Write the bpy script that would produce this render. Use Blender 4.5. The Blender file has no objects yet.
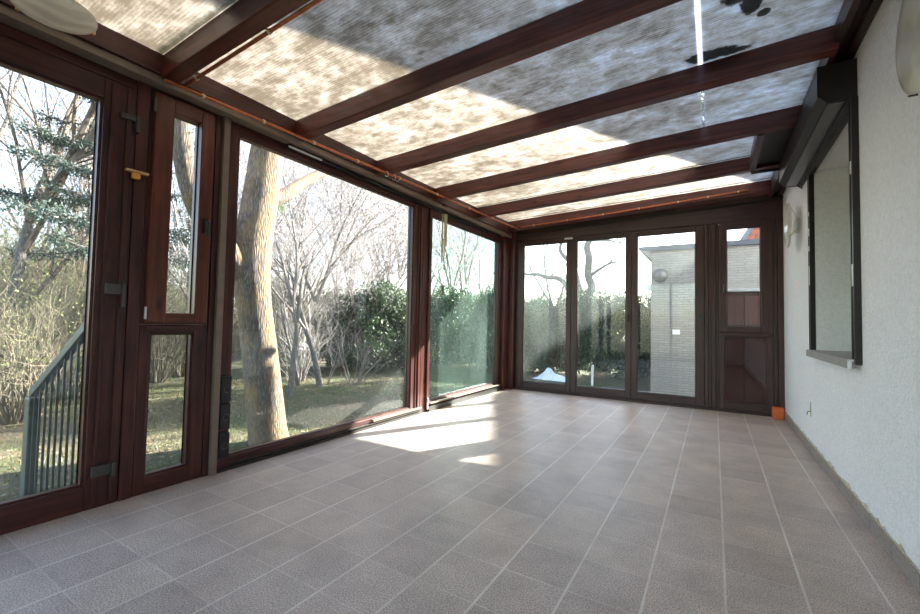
import bpy, math, random
from mathutils import Vector, Matrix
SC = bpy.context.scene
COL = SC.collection
R = random.Random(7)

# ------------------------------------------------------------------ helpers
class MB:
    """collects geometry in world coordinates, builds it as one mesh object"""
    def __init__(self): self.v = []; self.f = []
    def add(self, vs, fs):
        o = len(self.v); self.v += [tuple(p) for p in vs]; self.f += [tuple(i + o for i in q) for q in fs]; return self
    def box(self, x0, x1, y0, y1, z0, z1):
        return self.add([(x0,y0,z0),(x1,y0,z0),(x1,y1,z0),(x0,y1,z0),(x0,y0,z1),(x1,y0,z1),(x1,y1,z1),(x0,y1,z1)],
                        [(0,3,2,1),(4,5,6,7),(0,1,5,4),(1,2,6,5),(2,3,7,6),(3,0,4,7)])
    def prism(self, pts, a, b):
        """cross-section pts (3-d tuples made by a(t)) swept: a, b are functions point->3d"""
        n = len(pts); vs = [a(p) for p in pts] + [b(p) for p in pts]
        fs = [(i, (i+1) % n, n+(i+1) % n, n+i) for i in range(n)] + [tuple(range(n-1,-1,-1)), tuple(range(n, 2*n))]
        return self.add(vs, fs)
    def bar(self, p, q, w, h, up=(0,0,1)):
        p, q = Vector(p), Vector(q); d = (q-p).normalized(); s = d.cross(Vector(up)).normalized(); u = s.cross(d)
        vs = []
        for c in (p, q):
            for a, b in ((-1,-1),(1,-1),(1,1),(-1,1)): vs.append(c + s*a*w/2 + u*b*h/2)
        return self.add(vs, [(0,1,2,3),(7,6,5,4),(0,4,5,1),(1,5,6,2),(2,6,7,3),(3,7,4,0)])
    def tube(self, pts, rs, n=8, cap=True):
        pts = [Vector(p) for p in pts]
        if not isinstance(rs, (list, tuple)): rs = [rs]*len(pts)
        o = len(self.v); vs = []; fs = []
        ref = Vector((0,0,1)) if abs((pts[-1]-pts[0]).normalized().z) < .9 else Vector((1,0,0))
        for i, p in enumerate(pts):
            d = (pts[min(i+1, len(pts)-1)] - pts[max(i-1, 0)]).normalized()
            s = d.cross(ref).normalized(); u = s.cross(d)
            for k in range(n):
                a = 2*math.pi*k/n; vs.append(p + (s*math.cos(a) + u*math.sin(a))*rs[i])
        for i in range(len(pts)-1):
            for k in range(n):
                k2 = (k+1) % n; fs.append((i*n+k, i*n+k2, (i+1)*n+k2, (i+1)*n+k))
        if cap: fs += [tuple(range(n-1,-1,-1)), tuple(range((len(pts)-1)*n, len(pts)*n))]
        return self.add(vs, fs)
    def lathe(self, c, axis, prof, n=32, cap=False):
        """prof: list of (radius, height along axis)"""
        c = Vector(c); ax = Vector(axis).normalized()
        s = ax.orthogonal().normalized(); u = ax.cross(s); vs = []; fs = []
        for r, h in prof:
            for k in range(n):
                a = 2*math.pi*k/n; vs.append(c + ax*h + (s*math.cos(a)+u*math.sin(a))*r)
        for i in range(len(prof)-1):
            for k in range(n):
                k2 = (k+1) % n; fs.append((i*n+k, i*n+k2, (i+1)*n+k2, (i+1)*n+k))
        if cap: fs += [tuple(range(n-1,-1,-1)), tuple(range((len(prof)-1)*n, len(prof)*n))]
        return self.add(vs, fs)
    def build(self, name, m, parent=None, smooth=False, bevel=0, kind=None, label=None):
        me = bpy.data.meshes.new(name)
        off = Vector(parent.matrix_basis.translation) if parent else Vector((0,0,0))
        pp = parent.parent if parent else None
        while pp: off += pp.matrix_basis.translation; pp = pp.parent
        me.from_pydata([tuple(Vector(p)-off) for p in self.v], [], self.f); me.update()
        if smooth: me.polygons.foreach_set('use_smooth', [True]*len(me.polygons))
        o = bpy.data.objects.new(name, me); COL.objects.link(o); me.materials.append(m)
        if parent: o.parent = parent
        if bevel:
            b = o.modifiers.new('bevel', 'BEVEL'); b.width = bevel; b.segments = 2; b.limit_method = 'ANGLE'; b.harden_normals = False
        if kind: o['kind'] = kind
        if label: o['label'] = label
        return o

def empty(name, loc=(0,0,0)):
    o = bpy.data.objects.new(name, None); COL.objects.link(o); o.location = loc; o.empty_display_size = .1; return o
def tag(o, label=None, cat=None, group=None, kind=None):
    if label: o['label'] = label
    if cat: o['category'] = cat
    if group: o['group'] = group
    if kind: o['kind'] = kind
    return o
def copy_tree(o, parent=None):
    c = o.copy(); COL.objects.link(c); c.parent = parent
    for ch in list(o.children): copy_tree(ch, c)
    return c

# ------------------------------------------------------------------ materials
def new(name):
    m = bpy.data.materials.new(name); m.use_nodes = True; nt = m.node_tree; nt.nodes.clear(); return m, nt
def N(nt, typ, **k):
    n = nt.nodes.new(typ)
    for a, b in k.items():
        if a in n.inputs: n.inputs[a].default_value = b
        else: setattr(n, a, b)
    return n
def L(nt, a, b): nt.links.new(a, b)
def rgba(c): return (c[0], c[1], c[2], 1)
def ramp(nt, fac, stops):
    r = nt.nodes.new('ShaderNodeValToRGB'); e = r.color_ramp.elements
    while len(e) < len(stops): e.new(.5)
    for i, (p, c) in enumerate(stops): e[i].position = p; e[i].color = rgba(c) if isinstance(c, tuple) else (c, c, c, 1)
    if fac is not None: L(nt, fac, r.inputs[0])
    return r.outputs[0]
def coords(nt, scale=(1,1,1), kind='Object', rot=(0,0,0)):
    t = N(nt, 'ShaderNodeTexCoord'); mp = N(nt, 'ShaderNodeMapping'); mp.inputs['Scale'].default_value = scale; mp.inputs['Rotation'].default_value = rot
    L(nt, t.outputs[kind], mp.inputs[0]); return mp.outputs[0]
def noise(nt, vec, scale, detail=4, rough=.55):
    n = N(nt, 'ShaderNodeTexNoise'); n.inputs['Scale'].default_value = scale; n.inputs['Detail'].default_value = detail; n.inputs['Roughness'].default_value = rough
    L(nt, vec, n.inputs['Vector']); return n.outputs[0]
def mathn(nt, op, a, b=None, c=None, clamp=False):
    n = N(nt, 'ShaderNodeMath', operation=op); n.use_clamp = clamp
    for i, x in enumerate((a, b, c)):
        if x is None: continue
        if isinstance(x, (int, float)): n.inputs[i].default_value = x
        else: L(nt, x, n.inputs[i])
    return n.outputs[0]
def mixc(nt, fac, a, b, mode='MIX'):
    n = N(nt, 'ShaderNodeMix', data_type='RGBA', blend_type=mode)
    for s, x in ((n.inputs[0], fac), (n.inputs[6], a), (n.inputs[7], b)):
        if isinstance(x, tuple): s.default_value = rgba(x)
        elif isinstance(x, (int, float)): s.default_value = x
        else: L(nt, x, s)
    return n.outputs[2]
def bump(nt, h, strength=.3, dist=.01):
    b = N(nt, 'ShaderNodeBump'); b.inputs['Strength'].default_value = strength; b.inputs['Distance'].default_value = dist; L(nt, h, b.inputs['Height']); return b.outputs[0]
def principled(nt, col, rough=.5, metal=0, nrm=None, **k):
    p = N(nt, 'ShaderNodeBsdfPrincipled'); o = N(nt, 'ShaderNodeOutputMaterial')
    for s, x in ((p.inputs['Base Color'], col), (p.inputs['Roughness'], rough), (p.inputs['Metallic'], metal)):
        if isinstance(x, tuple): s.default_value = rgba(x)
        elif isinstance(x, (int, float)): s.default_value = x
        else: L(nt, x, s)
    if nrm is not None: L(nt, nrm, p.inputs['Normal'])
    for a, b in k.items(): p.inputs[a].default_value = b
    L(nt, p.outputs[0], o.inputs[0]); return p
def simple(name, c, rough=.5, metal=0, var=.12, scale=14):
    m, nt = new(name); v = coords(nt); n = noise(nt, v, scale)
    a = tuple(x*(1-var) for x in c); b = tuple(min(1, x*(1+var)) for x in c)
    principled(nt, ramp(nt, n, [(.3, a), (.7, b)]), rough, metal); return m

def wood(name, along, dark=(.020,.006,.005), mid=(.060,.016,.012), light=(.115,.031,.021), rough=.38):
    m, nt = new(name)
    sc = [38, 38, 38]; sc[along] = 2.2
    v = coords(nt, tuple(sc)); n = noise(nt, v, 1.0, 6, .6)
    big = noise(nt, coords(nt, (3,3,3)), 1.0, 3)
    f = mathn(nt, 'ADD', mathn(nt, 'MULTIPLY', n, .75), mathn(nt, 'MULTIPLY', big, .3))
    c = ramp(nt, f, [(.33, dark), (.52, mid), (.72, light)])
    kn = N(nt, 'ShaderNodeTexVoronoi'); kn.inputs['Scale'].default_value = 1
    s2 = [9, 9, 9]; s2[along] = 3.2
    L(nt, coords(nt, tuple(s2)), kn.inputs['Vector'])
    kf = ramp(nt, kn.outputs['Distance'], [(.05, .75), (.17, 0.)])
    c = mixc(nt, kf, c, tuple(x*.35 for x in dark))
    principled(nt, c, rough, 0, bump(nt, n, .12, .002), **{'Specular IOR Level': .45}); return m
W = {'x': wood('wood_x', 0), 'y': wood('wood_y', 1), 'z': wood('wood_z', 2)}
WB = {'x': wood('wood_back_x', 0, (.020,.010,.009), (.042,.018,.015), (.070,.030,.025), .40),
      'z': wood('wood_back_z', 2, (.020,.010,.009), (.042,.018,.015), (.070,.030,.025), .40)}
WR = wood('wood_red', 2, (.05,.012,.007), (.11,.028,.015), (.20,.055,.028), .34)
WRH = wood('wood_red_rail', 1, (.05,.012,.007), (.11,.028,.015), (.20,.055,.028), .34)

def mat_floor():
    m, nt = new('floor_tiles')
    t = N(nt, 'ShaderNodeTexCoord'); sx = N(nt, 'ShaderNodeSeparateXYZ'); L(nt, t.outputs['Object'], sx.inputs[0])
    def grout(out, off, per, w):
        a = mathn(nt, 'DIVIDE', mathn(nt, 'SUBTRACT', out, off), per)
        fr = mathn(nt, 'FRACT', a); d = mathn(nt, 'MINIMUM', fr, mathn(nt, 'SUBTRACT', 1, fr))
        d = mathn(nt, 'MULTIPLY', d, per)
        mr = N(nt, 'ShaderNodeMapRange'); mr.interpolation_type = 'SMOOTHSTEP'
        L(nt, d, mr.inputs[0]); mr.inputs[1].default_value = w*.55; mr.inputs[2].default_value = w*1.2; mr.inputs[3].default_value = 1; mr.inputs[4].default_value = 0
        return mr.outputs[0], mathn(nt, 'FLOOR', a)
    gx, ix = grout(sx.outputs[0], -.2235, .2565, .0050)
    gy, iy = grout(sx.outputs[1], .5825, .2523, .0034)
    cb = N(nt, 'ShaderNodeCombineXYZ'); L(nt, ix, cb.inputs[0]); L(nt, iy, cb.inputs[1])
    wn = N(nt, 'ShaderNodeTexWhiteNoise'); L(nt, cb.outputs[0], wn.inputs['Vector'])
    sp = noise(nt, t.outputs['Object'], 190, 2, .7); sp2 = noise(nt, t.outputs['Object'], 95, 3, .6); big = noise(nt, t.outputs['Object'], 1.3, 3)
    base = ramp(nt, sp, [(.38, (.17,.122,.104)), (.5, (.45,.36,.32)), (.62, (.73,.62,.545))])
    base = mixc(nt, .35, base, ramp(nt, sp2, [(.35, (.40,.31,.27)), (.65, (.62,.52,.47))]))
    tv = ramp(nt, wn.outputs[0], [(0, (.86,.84,.84)), (.5, (.98,.98,.97)), (1, (1.08,1.06,1.03))])
    base = mixc(nt, 1, base, tv, 'MULTIPLY')
    base = mixc(nt, ramp(nt, big, [(.45, 0.), (.7, .4)]), base, (.42,.31,.22))
    cloud = noise(nt, t.outputs['Object'], 4.5, 5, .65)
    base = mixc(nt, 1, base, ramp(nt, cloud, [(.3, .82), (.7, 1.12)]), 'MULTIPLY')
    wear = noise(nt, t.outputs['Object'], 2.3, 4, .7)
    ga = mathn(nt, 'MULTIPLY', gx, ramp(nt, wear, [(.35, .3), (.62, .9)])); gb = mathn(nt, 'MULTIPLY', gy, ramp(nt, wear, [(.42, .10), (.68, .7)]))
    g = mathn(nt, 'MAXIMUM', ga, gb)
    col = mixc(nt, g, base, (.72,.65,.59))
    rough = ramp(nt, sp, [(.3, .34), (.7, .52)])
    h = mathn(nt, 'SUBTRACT', mathn(nt, 'MULTIPLY', sp, .35), mathn(nt, 'MULTIPLY', mathn(nt, 'MAXIMUM', gx, gy), .6))
    principled(nt, col, rough, 0, bump(nt, h, .25, .002), **{'Specular IOR Level': .4}); return m
W_RAF = wood('rafter_wood', 0, (.030,.008,.006), (.095,.022,.016), (.175,.046,.033), .34)
M_FLOOR = mat_floor()

def mat_plaster(name, c, s=1.0):
    m, nt = new(name); v = coords(nt)
    a = noise(nt, v, 48, 4, .6); vo = N(nt, 'ShaderNodeTexVoronoi'); vo.inputs['Scale'].default_value = 75; L(nt, v, vo.inputs['Vector'])
    big = noise(nt, v, 1.6, 4)
    h = mathn(nt, 'ADD', a, mathn(nt, 'MULTIPLY', vo.outputs['Distance'], .7))
    col = mixc(nt, 1, ramp(nt, big, [(.3, tuple(x*.95 for x in c)), (.7, c)]), ramp(nt, a, [(.3, .90), (.65, 1.02)]), 'MULTIPLY')
    principled(nt, col, .75, 0, bump(nt, h, .9*s, .008)); return m
M_PLASTER = mat_plaster('white_roughcast', (.88,.90,.94))
M_REVEAL = mat_plaster('reveal_plaster', (.90,.92,.89), .25)

def schlick(nt, f0, k=1.0):
    g = N(nt, 'ShaderNodeNewGeometry'); d = N(nt, 'ShaderNodeVectorMath', operation='DOT_PRODUCT'); L(nt, g.outputs['Normal'], d.inputs[0]); L(nt, g.outputs['Incoming'], d.inputs[1])
    c = mathn(nt, 'SUBTRACT', 1, mathn(nt, 'ABSOLUTE', d.outputs['Value']), clamp=True)
    return mathn(nt, 'MULTIPLY', mathn(nt, 'MULTIPLY_ADD', mathn(nt, 'POWER', c, 5), 1-f0, f0), k, clamp=True)
def mat_glass(name, tint=(.93,.96,.95), dirt=.03, dscale=2.0, dcol=(.75,.8,.78), refl=1.0, streak=None):
    m, nt = new(name)
    tr = N(nt, 'ShaderNodeBsdfTransparent'); tr.inputs[0].default_value = rgba(tint)
    gl = N(nt, 'ShaderNodeBsdfGlossy'); gl.inputs['Roughness'].default_value = .01
    mx = N(nt, 'ShaderNodeMixShader'); L(nt, schlick(nt, .04, refl), mx.inputs[0]); L(nt, tr.outputs[0], mx.inputs[1]); L(nt, gl.outputs[0], mx.inputs[2])
    df = N(nt, 'ShaderNodeBsdfDiffuse'); df.inputs[0].default_value = rgba(dcol); tl = N(nt, 'ShaderNodeBsdfTranslucent'); tl.inputs[0].default_value = rgba(dcol)
    m2 = N(nt, 'ShaderNodeMixShader'); m2.inputs[0].default_value = .5; L(nt, df.outputs[0], m2.inputs[1]); L(nt, tl.outputs[0], m2.inputs[2])
    v = coords(nt, streak or (1,1,1)); n = noise(nt, v, dscale, 6, .65); n2 = noise(nt, coords(nt), 40, 3)
    f = mathn(nt, 'MULTIPLY', ramp(nt, n, [(.35, .25), (.7, 1.)]), mathn(nt, 'MULTIPLY', ramp(nt, n2, [(.3, .7), (.75, 1.)]), dirt))
    m3 = N(nt, 'ShaderNodeMixShader'); L(nt, f, m3.inputs[0]); L(nt, mx.outputs[0], m3.inputs[1]); L(nt, m2.outputs[0], m3.inputs[2])
    o = N(nt, 'ShaderNodeOutputMaterial'); L(nt, m3.outputs[0], o.inputs[0]); return m
G_CLEAR = mat_glass('glass_clear', dirt=.03)
G_DOOR = mat_glass('glass_door', (.95,.97,.96), .02)
G_W1 = mat_glass('glass_large_dusty', dirt=.045, dscale=1.2)
G_W2 = mat_glass('glass_hazy', (.80,.90,.86), .11, 1.6, (.62,.78,.72), 1.0, (1,1,.5))
G_BACK = mat_glass('glass_back', (.88,.92,.91), .05, 1.5, (.7,.78,.78), .7, (1,1,.25))
G_DARK = mat_glass('glass_dark', (.42,.32,.30), .12, 3, (.35,.25,.23), 1.6)

def mat_roof():
    m, nt = new('ribbed_translucent_sheet')
    t = N(nt, 'ShaderNodeTexCoord'); sx = N(nt, 'ShaderNodeSeparateXYZ'); L(nt, t.outputs['Object'], sx.inputs[0])
    yy, xx = sx.outputs[1], sx.outputs[0]
    rib = mathn(nt, 'SINE', mathn(nt, 'MULTIPLY', yy, 2*math.pi/.0165))
    rib2 = mathn(nt, 'SINE', mathn(nt, 'MULTIPLY', yy, 2*math.pi/.105))
    a = noise(nt, coords(nt, (1.0,1.6,1)), 2.6, 7, .68)
    b = noise(nt, coords(nt, (3,9,1)), 3.0, 6, .7)
    c = noise(nt, coords(nt), 22, 5, .7)
    fine = noise(nt, coords(nt, (8, 60, 1)), 1.4, 4, .7)
    # grime: more at the near (first) bays and toward the gutter
    near = N(nt, 'ShaderNodeMapRange'); L(nt, yy, near.inputs[0]); near.inputs[1].default_value = 0.6; near.inputs[2].default_value = 4.6; near.inputs[3].default_value = .08; near.inputs[4].default_value = .06
    gut = N(nt, 'ShaderNodeMapRange'); L(nt, xx, gut.inputs[0]); gut.inputs[1].default_value = -2.6; gut.inputs[2].default_value = .3; gut.inputs[3].default_value = .10; gut.inputs[4].default_value = -.06
    g = mathn(nt, 'ADD', mathn(nt, 'MULTIPLY', a, .5), mathn(nt, 'ADD', mathn(nt, 'MULTIPLY', b, .3), mathn(nt, 'MULTIPLY', c, .2)))
    g = mathn(nt, 'ADD', g, mathn(nt, 'ADD', near.outputs[0], gut.outputs[0]))
    g = mathn(nt, 'ADD', g, mathn(nt, 'MULTIPLY', mathn(nt, 'SUBTRACT', fine, .5), .38))
    g = mathn(nt, 'ADD', g, mathn(nt, 'MULTIPLY', rib, .035))
    b2 = noise(nt, coords(nt, (1,1.3,1)), 8.5, 6, .72); g = mathn(nt, 'ADD', g, mathn(nt, 'MULTIPLY', mathn(nt, 'SUBTRACT', b2, .5), .62))
    col = ramp(nt, g, [(.28, (.92,.94,.97)), (.42, (.70,.71,.71)), (.55, (.55,.52,.47)), (.74, (.30,.27,.225))])
    # blotches of moss and wet grime with a shape of their own
    ms = noise(nt, coords(nt), 9, 8, .75)
    def blot(cx, cy, rx, ry):
        dx = mathn(nt, 'DIVIDE', mathn(nt, 'SUBTRACT', xx, cx), rx); dy = mathn(nt, 'DIVIDE', mathn(nt, 'SUBTRACT', yy, cy), ry)
        d = mathn(nt, 'ADD', mathn(nt, 'MULTIPLY', dx, dx), mathn(nt, 'MULTIPLY', dy, dy))
        d = mathn(nt, 'ADD', d, mathn(nt, 'MULTIPLY', mathn(nt, 'SUBTRACT', ms, .5), 3.2))
        return ramp(nt, d, [(.55, .92), (.85, 0.)])
    bl = blot(.115, 2.30, .10, .10)
    for q in ((.155,2.42,.05,.08), (.19,2.20,.07,.09), (-.02,2.76,.15,.06), (.10,2.79,.10,.035), (.22,2.52,.03,.03), (-.33,2.1,.04,.05)): bl = mathn(nt, 'MAXIMUM', bl, blot(*q))
    col = mixc(nt, bl, col, (.05,.05,.045))
    # dark moss line where each sheet meets a rafter
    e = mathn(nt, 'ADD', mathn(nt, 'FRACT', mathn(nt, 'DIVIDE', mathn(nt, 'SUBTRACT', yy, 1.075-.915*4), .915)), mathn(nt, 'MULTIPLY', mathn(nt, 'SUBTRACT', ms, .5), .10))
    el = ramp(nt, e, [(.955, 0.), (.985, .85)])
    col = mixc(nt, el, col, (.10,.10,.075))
    tl = N(nt, 'ShaderNodeBsdfTranslucent'); L(nt, col, tl.inputs[0])
    df = N(nt, 'ShaderNodeBsdfDiffuse'); L(nt, col, df.inputs[0])
    tr = N(nt, 'ShaderNodeBsdfTransparent'); L(nt, col, tr.inputs[0])
    gl = N(nt, 'ShaderNodeBsdfGlossy'); gl.inputs['Roughness'].default_value = .22
    bn = bump(nt, rib, .35, .004); L(nt, bn, gl.inputs['Normal'])
    m1 = N(nt, 'ShaderNodeMixShader'); m1.inputs[0].default_value = .25; L(nt, tl.outputs[0], m1.inputs[1]); L(nt, df.outputs[0], m1.inputs[2])
    m2 = N(nt, 'ShaderNodeMixShader'); m2.inputs[0].default_value = .06; L(nt, m1.outputs[0], m2.inputs[1]); L(nt, tr.outputs[0], m2.inputs[2])
    # bright sun glint put into the sheets as a clear masked strip
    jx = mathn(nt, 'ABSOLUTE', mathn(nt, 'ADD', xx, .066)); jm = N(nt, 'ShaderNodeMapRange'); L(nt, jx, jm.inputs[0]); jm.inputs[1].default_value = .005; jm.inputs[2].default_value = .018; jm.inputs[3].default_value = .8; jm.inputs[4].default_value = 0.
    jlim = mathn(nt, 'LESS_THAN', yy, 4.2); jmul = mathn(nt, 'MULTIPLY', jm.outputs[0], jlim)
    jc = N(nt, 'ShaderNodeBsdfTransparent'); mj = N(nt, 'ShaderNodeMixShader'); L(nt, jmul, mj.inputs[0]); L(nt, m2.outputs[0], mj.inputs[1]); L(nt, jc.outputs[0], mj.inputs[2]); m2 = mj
    m3 = N(nt, 'ShaderNodeMixShader'); L(nt, schlick(nt, .04, .7), m3.inputs[0]); L(nt, m2.outputs[0], m3.inputs[1]); L(nt, gl.outputs[0], m3.inputs[2])
    o = N(nt, 'ShaderNodeOutputMaterial'); L(nt, m3.outputs[0], o.inputs[0]); return m
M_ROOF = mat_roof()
M_GLINT = mat_glass('glint_strip', (.97,.98,1.), .25, 30, (.9,.92,.95), .5)  # clear glass for the roof glint streak, unused

M_ALU = simple('bronze_metal_trim', (.22,.165,.125), .5, .2)
M_BRONZE = simple('dark_bronze_metal', (.035,.030,.028), .42, .4)
M_GREYMETAL = simple('grey_brown_fitting', (.10,.09,.085), .4, .6)
M_BLACK = simple('black_fitting', (.012,.012,.013), .35)
M_COPPER = simple('copper_pipe', (.52,.155,.06), .42, .45, .25, 30)
M_WHITE = simple('white_plastic', (.75,.76,.74), .4)
M_CREAM = simple('yellowed_plastic', (.62,.58,.40), .4)
M_ORANGE = simple('orange_wood_block', (.62,.13,.03), .55)
M_ORANGE2 = simple('orange_peg', (.75,.30,.04), .5)
M_SLAT = simple('shutter_box_underside', (.14,.14,.145), .28, .3)
M_SILL = simple('grey_stone_sill', (.32,.31,.30), .45)
M_RAIL = simple('green_grey_paint', (.045,.060,.050), .5)
M_STONE = simple('concrete', (.34,.33,.30), .85, 0, .2, 6)
M_SKIRT = simple('skirting_tile', (.27,.235,.215), .5, 0, .25, 60)
M_MORTAR = simple('yellowed_mortar', (.50,.45,.34), .9, 0, .25, 50)
M_STEEL = simple('bright_steel', (.6,.6,.6), .3, .9)
M_SLATE = simple('slate_grey', (.16,.18,.22), .6)
M_TARP = simple('pale_blue_tarp', (.62,.70,.85), .5)

def mat_frost():
    m, nt = new('frosted_marbled_glass'); v = coords(nt); w = N(nt, 'ShaderNodeTexWave'); w.inputs['Scale'].default_value = 4; w.inputs['Distortion'].default_value = 7; w.inputs['Detail'].default_value = 4
    L(nt, v, w.inputs['Vector']); c = ramp(nt, w.outputs[0], [(.2, (.78,.77,.72)), (.8, (.90,.89,.83))])
    d = N(nt, 'ShaderNodeBsdfTranslucent'); L(nt, c, d.inputs[0]); p = N(nt, 'ShaderNodeBsdfPrincipled'); L(nt, c, p.inputs['Base Color']); p.inputs['Roughness'].default_value = .18
    mx = N(nt, 'ShaderNodeMixShader'); mx.inputs[0].default_value = .6; L(nt, p.outputs[0], mx.inputs[1]); L(nt, d.outputs[0], mx.inputs[2])
    o = N(nt, 'ShaderNodeOutputMaterial'); L(nt, mx.outputs[0], o.inputs[0]); return m
M_FROST = mat_frost()

def mat_bark(name, a, b, lichen=None, amount=.55):
    m, nt = new(name); v = coords(nt, (1,1,.16)); n = noise(nt, v, 34, 7, .75)
    vo = N(nt, 'ShaderNodeTexVoronoi'); vo.inputs['Scale'].default_value = 46; vo.feature = 'DISTANCE_TO_EDGE'; L(nt, v, vo.inputs['Vector'])
    f = mathn(nt, 'ADD', mathn(nt, 'MULTIPLY', n, .6), mathn(nt, 'MULTIPLY', vo.outputs['Distance'], .7))
    c = ramp(nt, f, [(.28, a), (.62, b)])
    if lichen:
        ln = noise(nt, coords(nt, (1,1,.5)), 5, 5, .7); c = mixc(nt, mathn(nt, 'MULTIPLY', ramp(nt, ln, [(.45, 0.), (.62, 1.)]), amount), c, lichen)
    principled(nt, c, .9, 0, bump(nt, f, 1.0, .03)); return m
B_BIG = mat_bark('rugged_bark', (.06,.045,.035), (.27,.195,.15), (.30,.175,.05), .5)
B_MOSS = simple('green_moss', (.12,.15,.035), .95, 0, .4, 40)
B_GREY = mat_bark('grey_bark', (.09,.08,.07), (.26,.235,.21))
B_TWIG = simple('pale_twigs', (.20,.175,.16), .85, 0, .3, 3)
B_TWIGD = simple('brown_twigs', (.13,.10,.075), .9, 0, .3, 3)
def mat_leaf(name, cols, tr=.3):
    m, nt = new(name); g = N(nt, 'ShaderNodeNewGeometry'); c = ramp(nt, g.outputs['Random Per Island'], [(i/(len(cols)-1), x) for i, x in enumerate(cols)])
    p = N(nt, 'ShaderNodeBsdfPrincipled'); L(nt, c, p.inputs['Base Color']); p.inputs['Roughness'].default_value = .5
    t = N(nt, 'ShaderNodeBsdfTranslucent'); L(nt, c, t.inputs[0]); mx = N(nt, 'ShaderNodeMixShader'); mx.inputs[0].default_value = tr; L(nt, p.outputs[0], mx.inputs[1]); L(nt, t.outputs[0], mx.inputs[2])
    o = N(nt, 'ShaderNodeOutputMaterial'); L(nt, mx.outputs[0], o.inputs[0]); return m
F_DARK = mat_leaf('evergreen_leaves', [(.018,.038,.014), (.035,.07,.025), (.07,.115,.035)])
F_BLUE = mat_leaf('spruce_needles', [(.035,.055,.045), (.06,.09,.07), (.09,.125,.095)])
F_LIGHT = mat_leaf('light_green_leaves', [(.10,.15,.04), (.18,.24,.07), (.28,.32,.12)], .4)
F_BUD = mat_leaf('pale_buds', [(.42,.38,.36), (.60,.56,.56), (.48,.40,.42)], .4)
F_DRY = mat_leaf('dry_leaves', [(.11,.065,.03), (.20,.14,.075), (.30,.23,.15)], .2)
F_GRASS = mat_leaf('grass_blades', [(.045,.07,.013), (.075,.10,.022), (.14,.15,.05)], .4)

def mat_lawn():
    m, nt = new('lawn_soil'); v = coords(nt); a = noise(nt, v, .9, 5, .6); b = noise(nt, v, 14, 6, .75); c = noise(nt, v, 60, 4, .7)
    g = ramp(nt, b, [(.35, (.026,.034,.010)), (.52, (.060,.078,.022)), (.68, (.12,.125,.045))])
    d = ramp(nt, c, [(.35, (.065,.045,.024)), (.65, (.18,.135,.085))])
    col = mixc(nt, ramp(nt, a, [(.42, 0.), (.60, .85)]), g, d)
    principled(nt, col, .95, 0, bump(nt, b, .9, .08)); return m
M_LAWN = mat_lawn()
def mat_brick(name, c1, c2, mort, bw=.24, bh=.071):
    m, nt = new(name); t = N(nt, 'ShaderNodeTexCoord'); s = N(nt, 'ShaderNodeSeparateXYZ'); L(nt, t.outputs['Object'], s.inputs[0]); cb = N(nt, 'ShaderNodeCombineXYZ')
    L(nt, mathn(nt, 'ADD', s.outputs[0], s.outputs[1]), cb.inputs[0]); L(nt, s.outputs[2], cb.inputs[1])
    b = N(nt, 'ShaderNodeTexBrick'); L(nt, cb.outputs[0], b.inputs['Vector']); b.inputs['Scale'].default_value = 1; b.inputs['Brick Width'].default_value = bw; b.inputs['Row Height'].default_value = bh
    b.inputs['Mortar Size'].default_value = .006; b.inputs['Color1'].default_value = rgba(c1); b.inputs['Color2'].default_value = rgba(c2); b.inputs['Mortar'].default_value = rgba(mort)
    n = noise(nt, t.outputs['Object'], 30, 5); col = mixc(nt, 1, b.outputs[0], ramp(nt, n, [(.3, .85), (.7, 1.1)]), 'MULTIPLY')
    principled(nt, col, .9, 0, bump(nt, mathn(nt, 'ADD', mathn(nt, 'MULTIPLY', b.outputs['Fac'], -1), n), .6, .01)); return m
M_BRICK = mat_brick('painted_brick', (.26,.24,.215), (.22,.20,.18), (.16,.145,.13), .24, .052)
M_TILE = mat_brick('red_roof_tiles', (.42,.13,.07), (.32,.09,.05), (.12,.05,.04), .2, .16)
M_CUP = wood('cupboard_wood', 2, (.05,.018,.012), (.11,.04,.028), (.17,.07,.05), .5)

# ------------------------------------------------------------------ room shell
XL, YB, XR = -2.75, 5.95, .675
def rz(x, y=0): return 2.480 + .038*(x+2.65) + .065*min(1, max(0, (y-3.3)/2.4))   # underside of the roof sheets / top of rafters
GZ = -.50

MB().box(-2.86, XR, -1.6, 6.03, -.06, 0).build('floor', M_FLOOR, kind='structure')
# foundation under the floor slab
MB().box(-2.88, XR, -1.62, 6.04, GZ-.1, -.06).build('trim_6', M_STONE, kind='structure')

# house wall on the right with the window niche cut out
nx0, nx1, ny0, ny1, nz0, nz1 = XR, 1.12, 3.075, 4.235, .835, 2.265
w = MB(); Y0, Y1, ZT = -1.62, 6.25, 6.6
w.box(nx0, nx1, Y0, ny0, GZ, ZT).box(nx0, nx1, ny1, Y1, GZ, ZT).box(nx0, nx1, ny0, ny1, GZ, nz0).box(nx0, nx1, ny0, ny1, nz1, ZT)
w.build('wall_right', M_PLASTER, kind='structure')
MB().box(nx1+.03, 6.5, Y0, Y1, GZ, ZT).build('wall_house', M_PLASTER, kind='structure')
MB().box(-.25, XR, -1.74, -1.601, GZ, 2.75).box(-2.86, -.25, -1.74, -1.601, 2.34, 2.75).box(-2.86, -.25, -1.74, -1.601, GZ, 0).build('wall_near', M_PLASTER, kind='structure')
wb = tag(empty('fill_window', (-1.55, -1.67, 0)), 'unseen glazed room end added behind the camera for fill light', 'window', kind='structure')  # unseen glazing, added to bring fill light onto camera-facing surfaces
f = MB().box(-2.86, -.25, -1.70, -1.63, 0, .1).box(-2.86, -.25, -1.70, -1.63, 2.24, 2.34)
for x in (-2.86, -1.99, -1.12, -.33): f.box(x, x+.08, -1.70, -1.63, .1, 2.24)
f.build('frame', W['x'], wb, bevel=.004)
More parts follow.
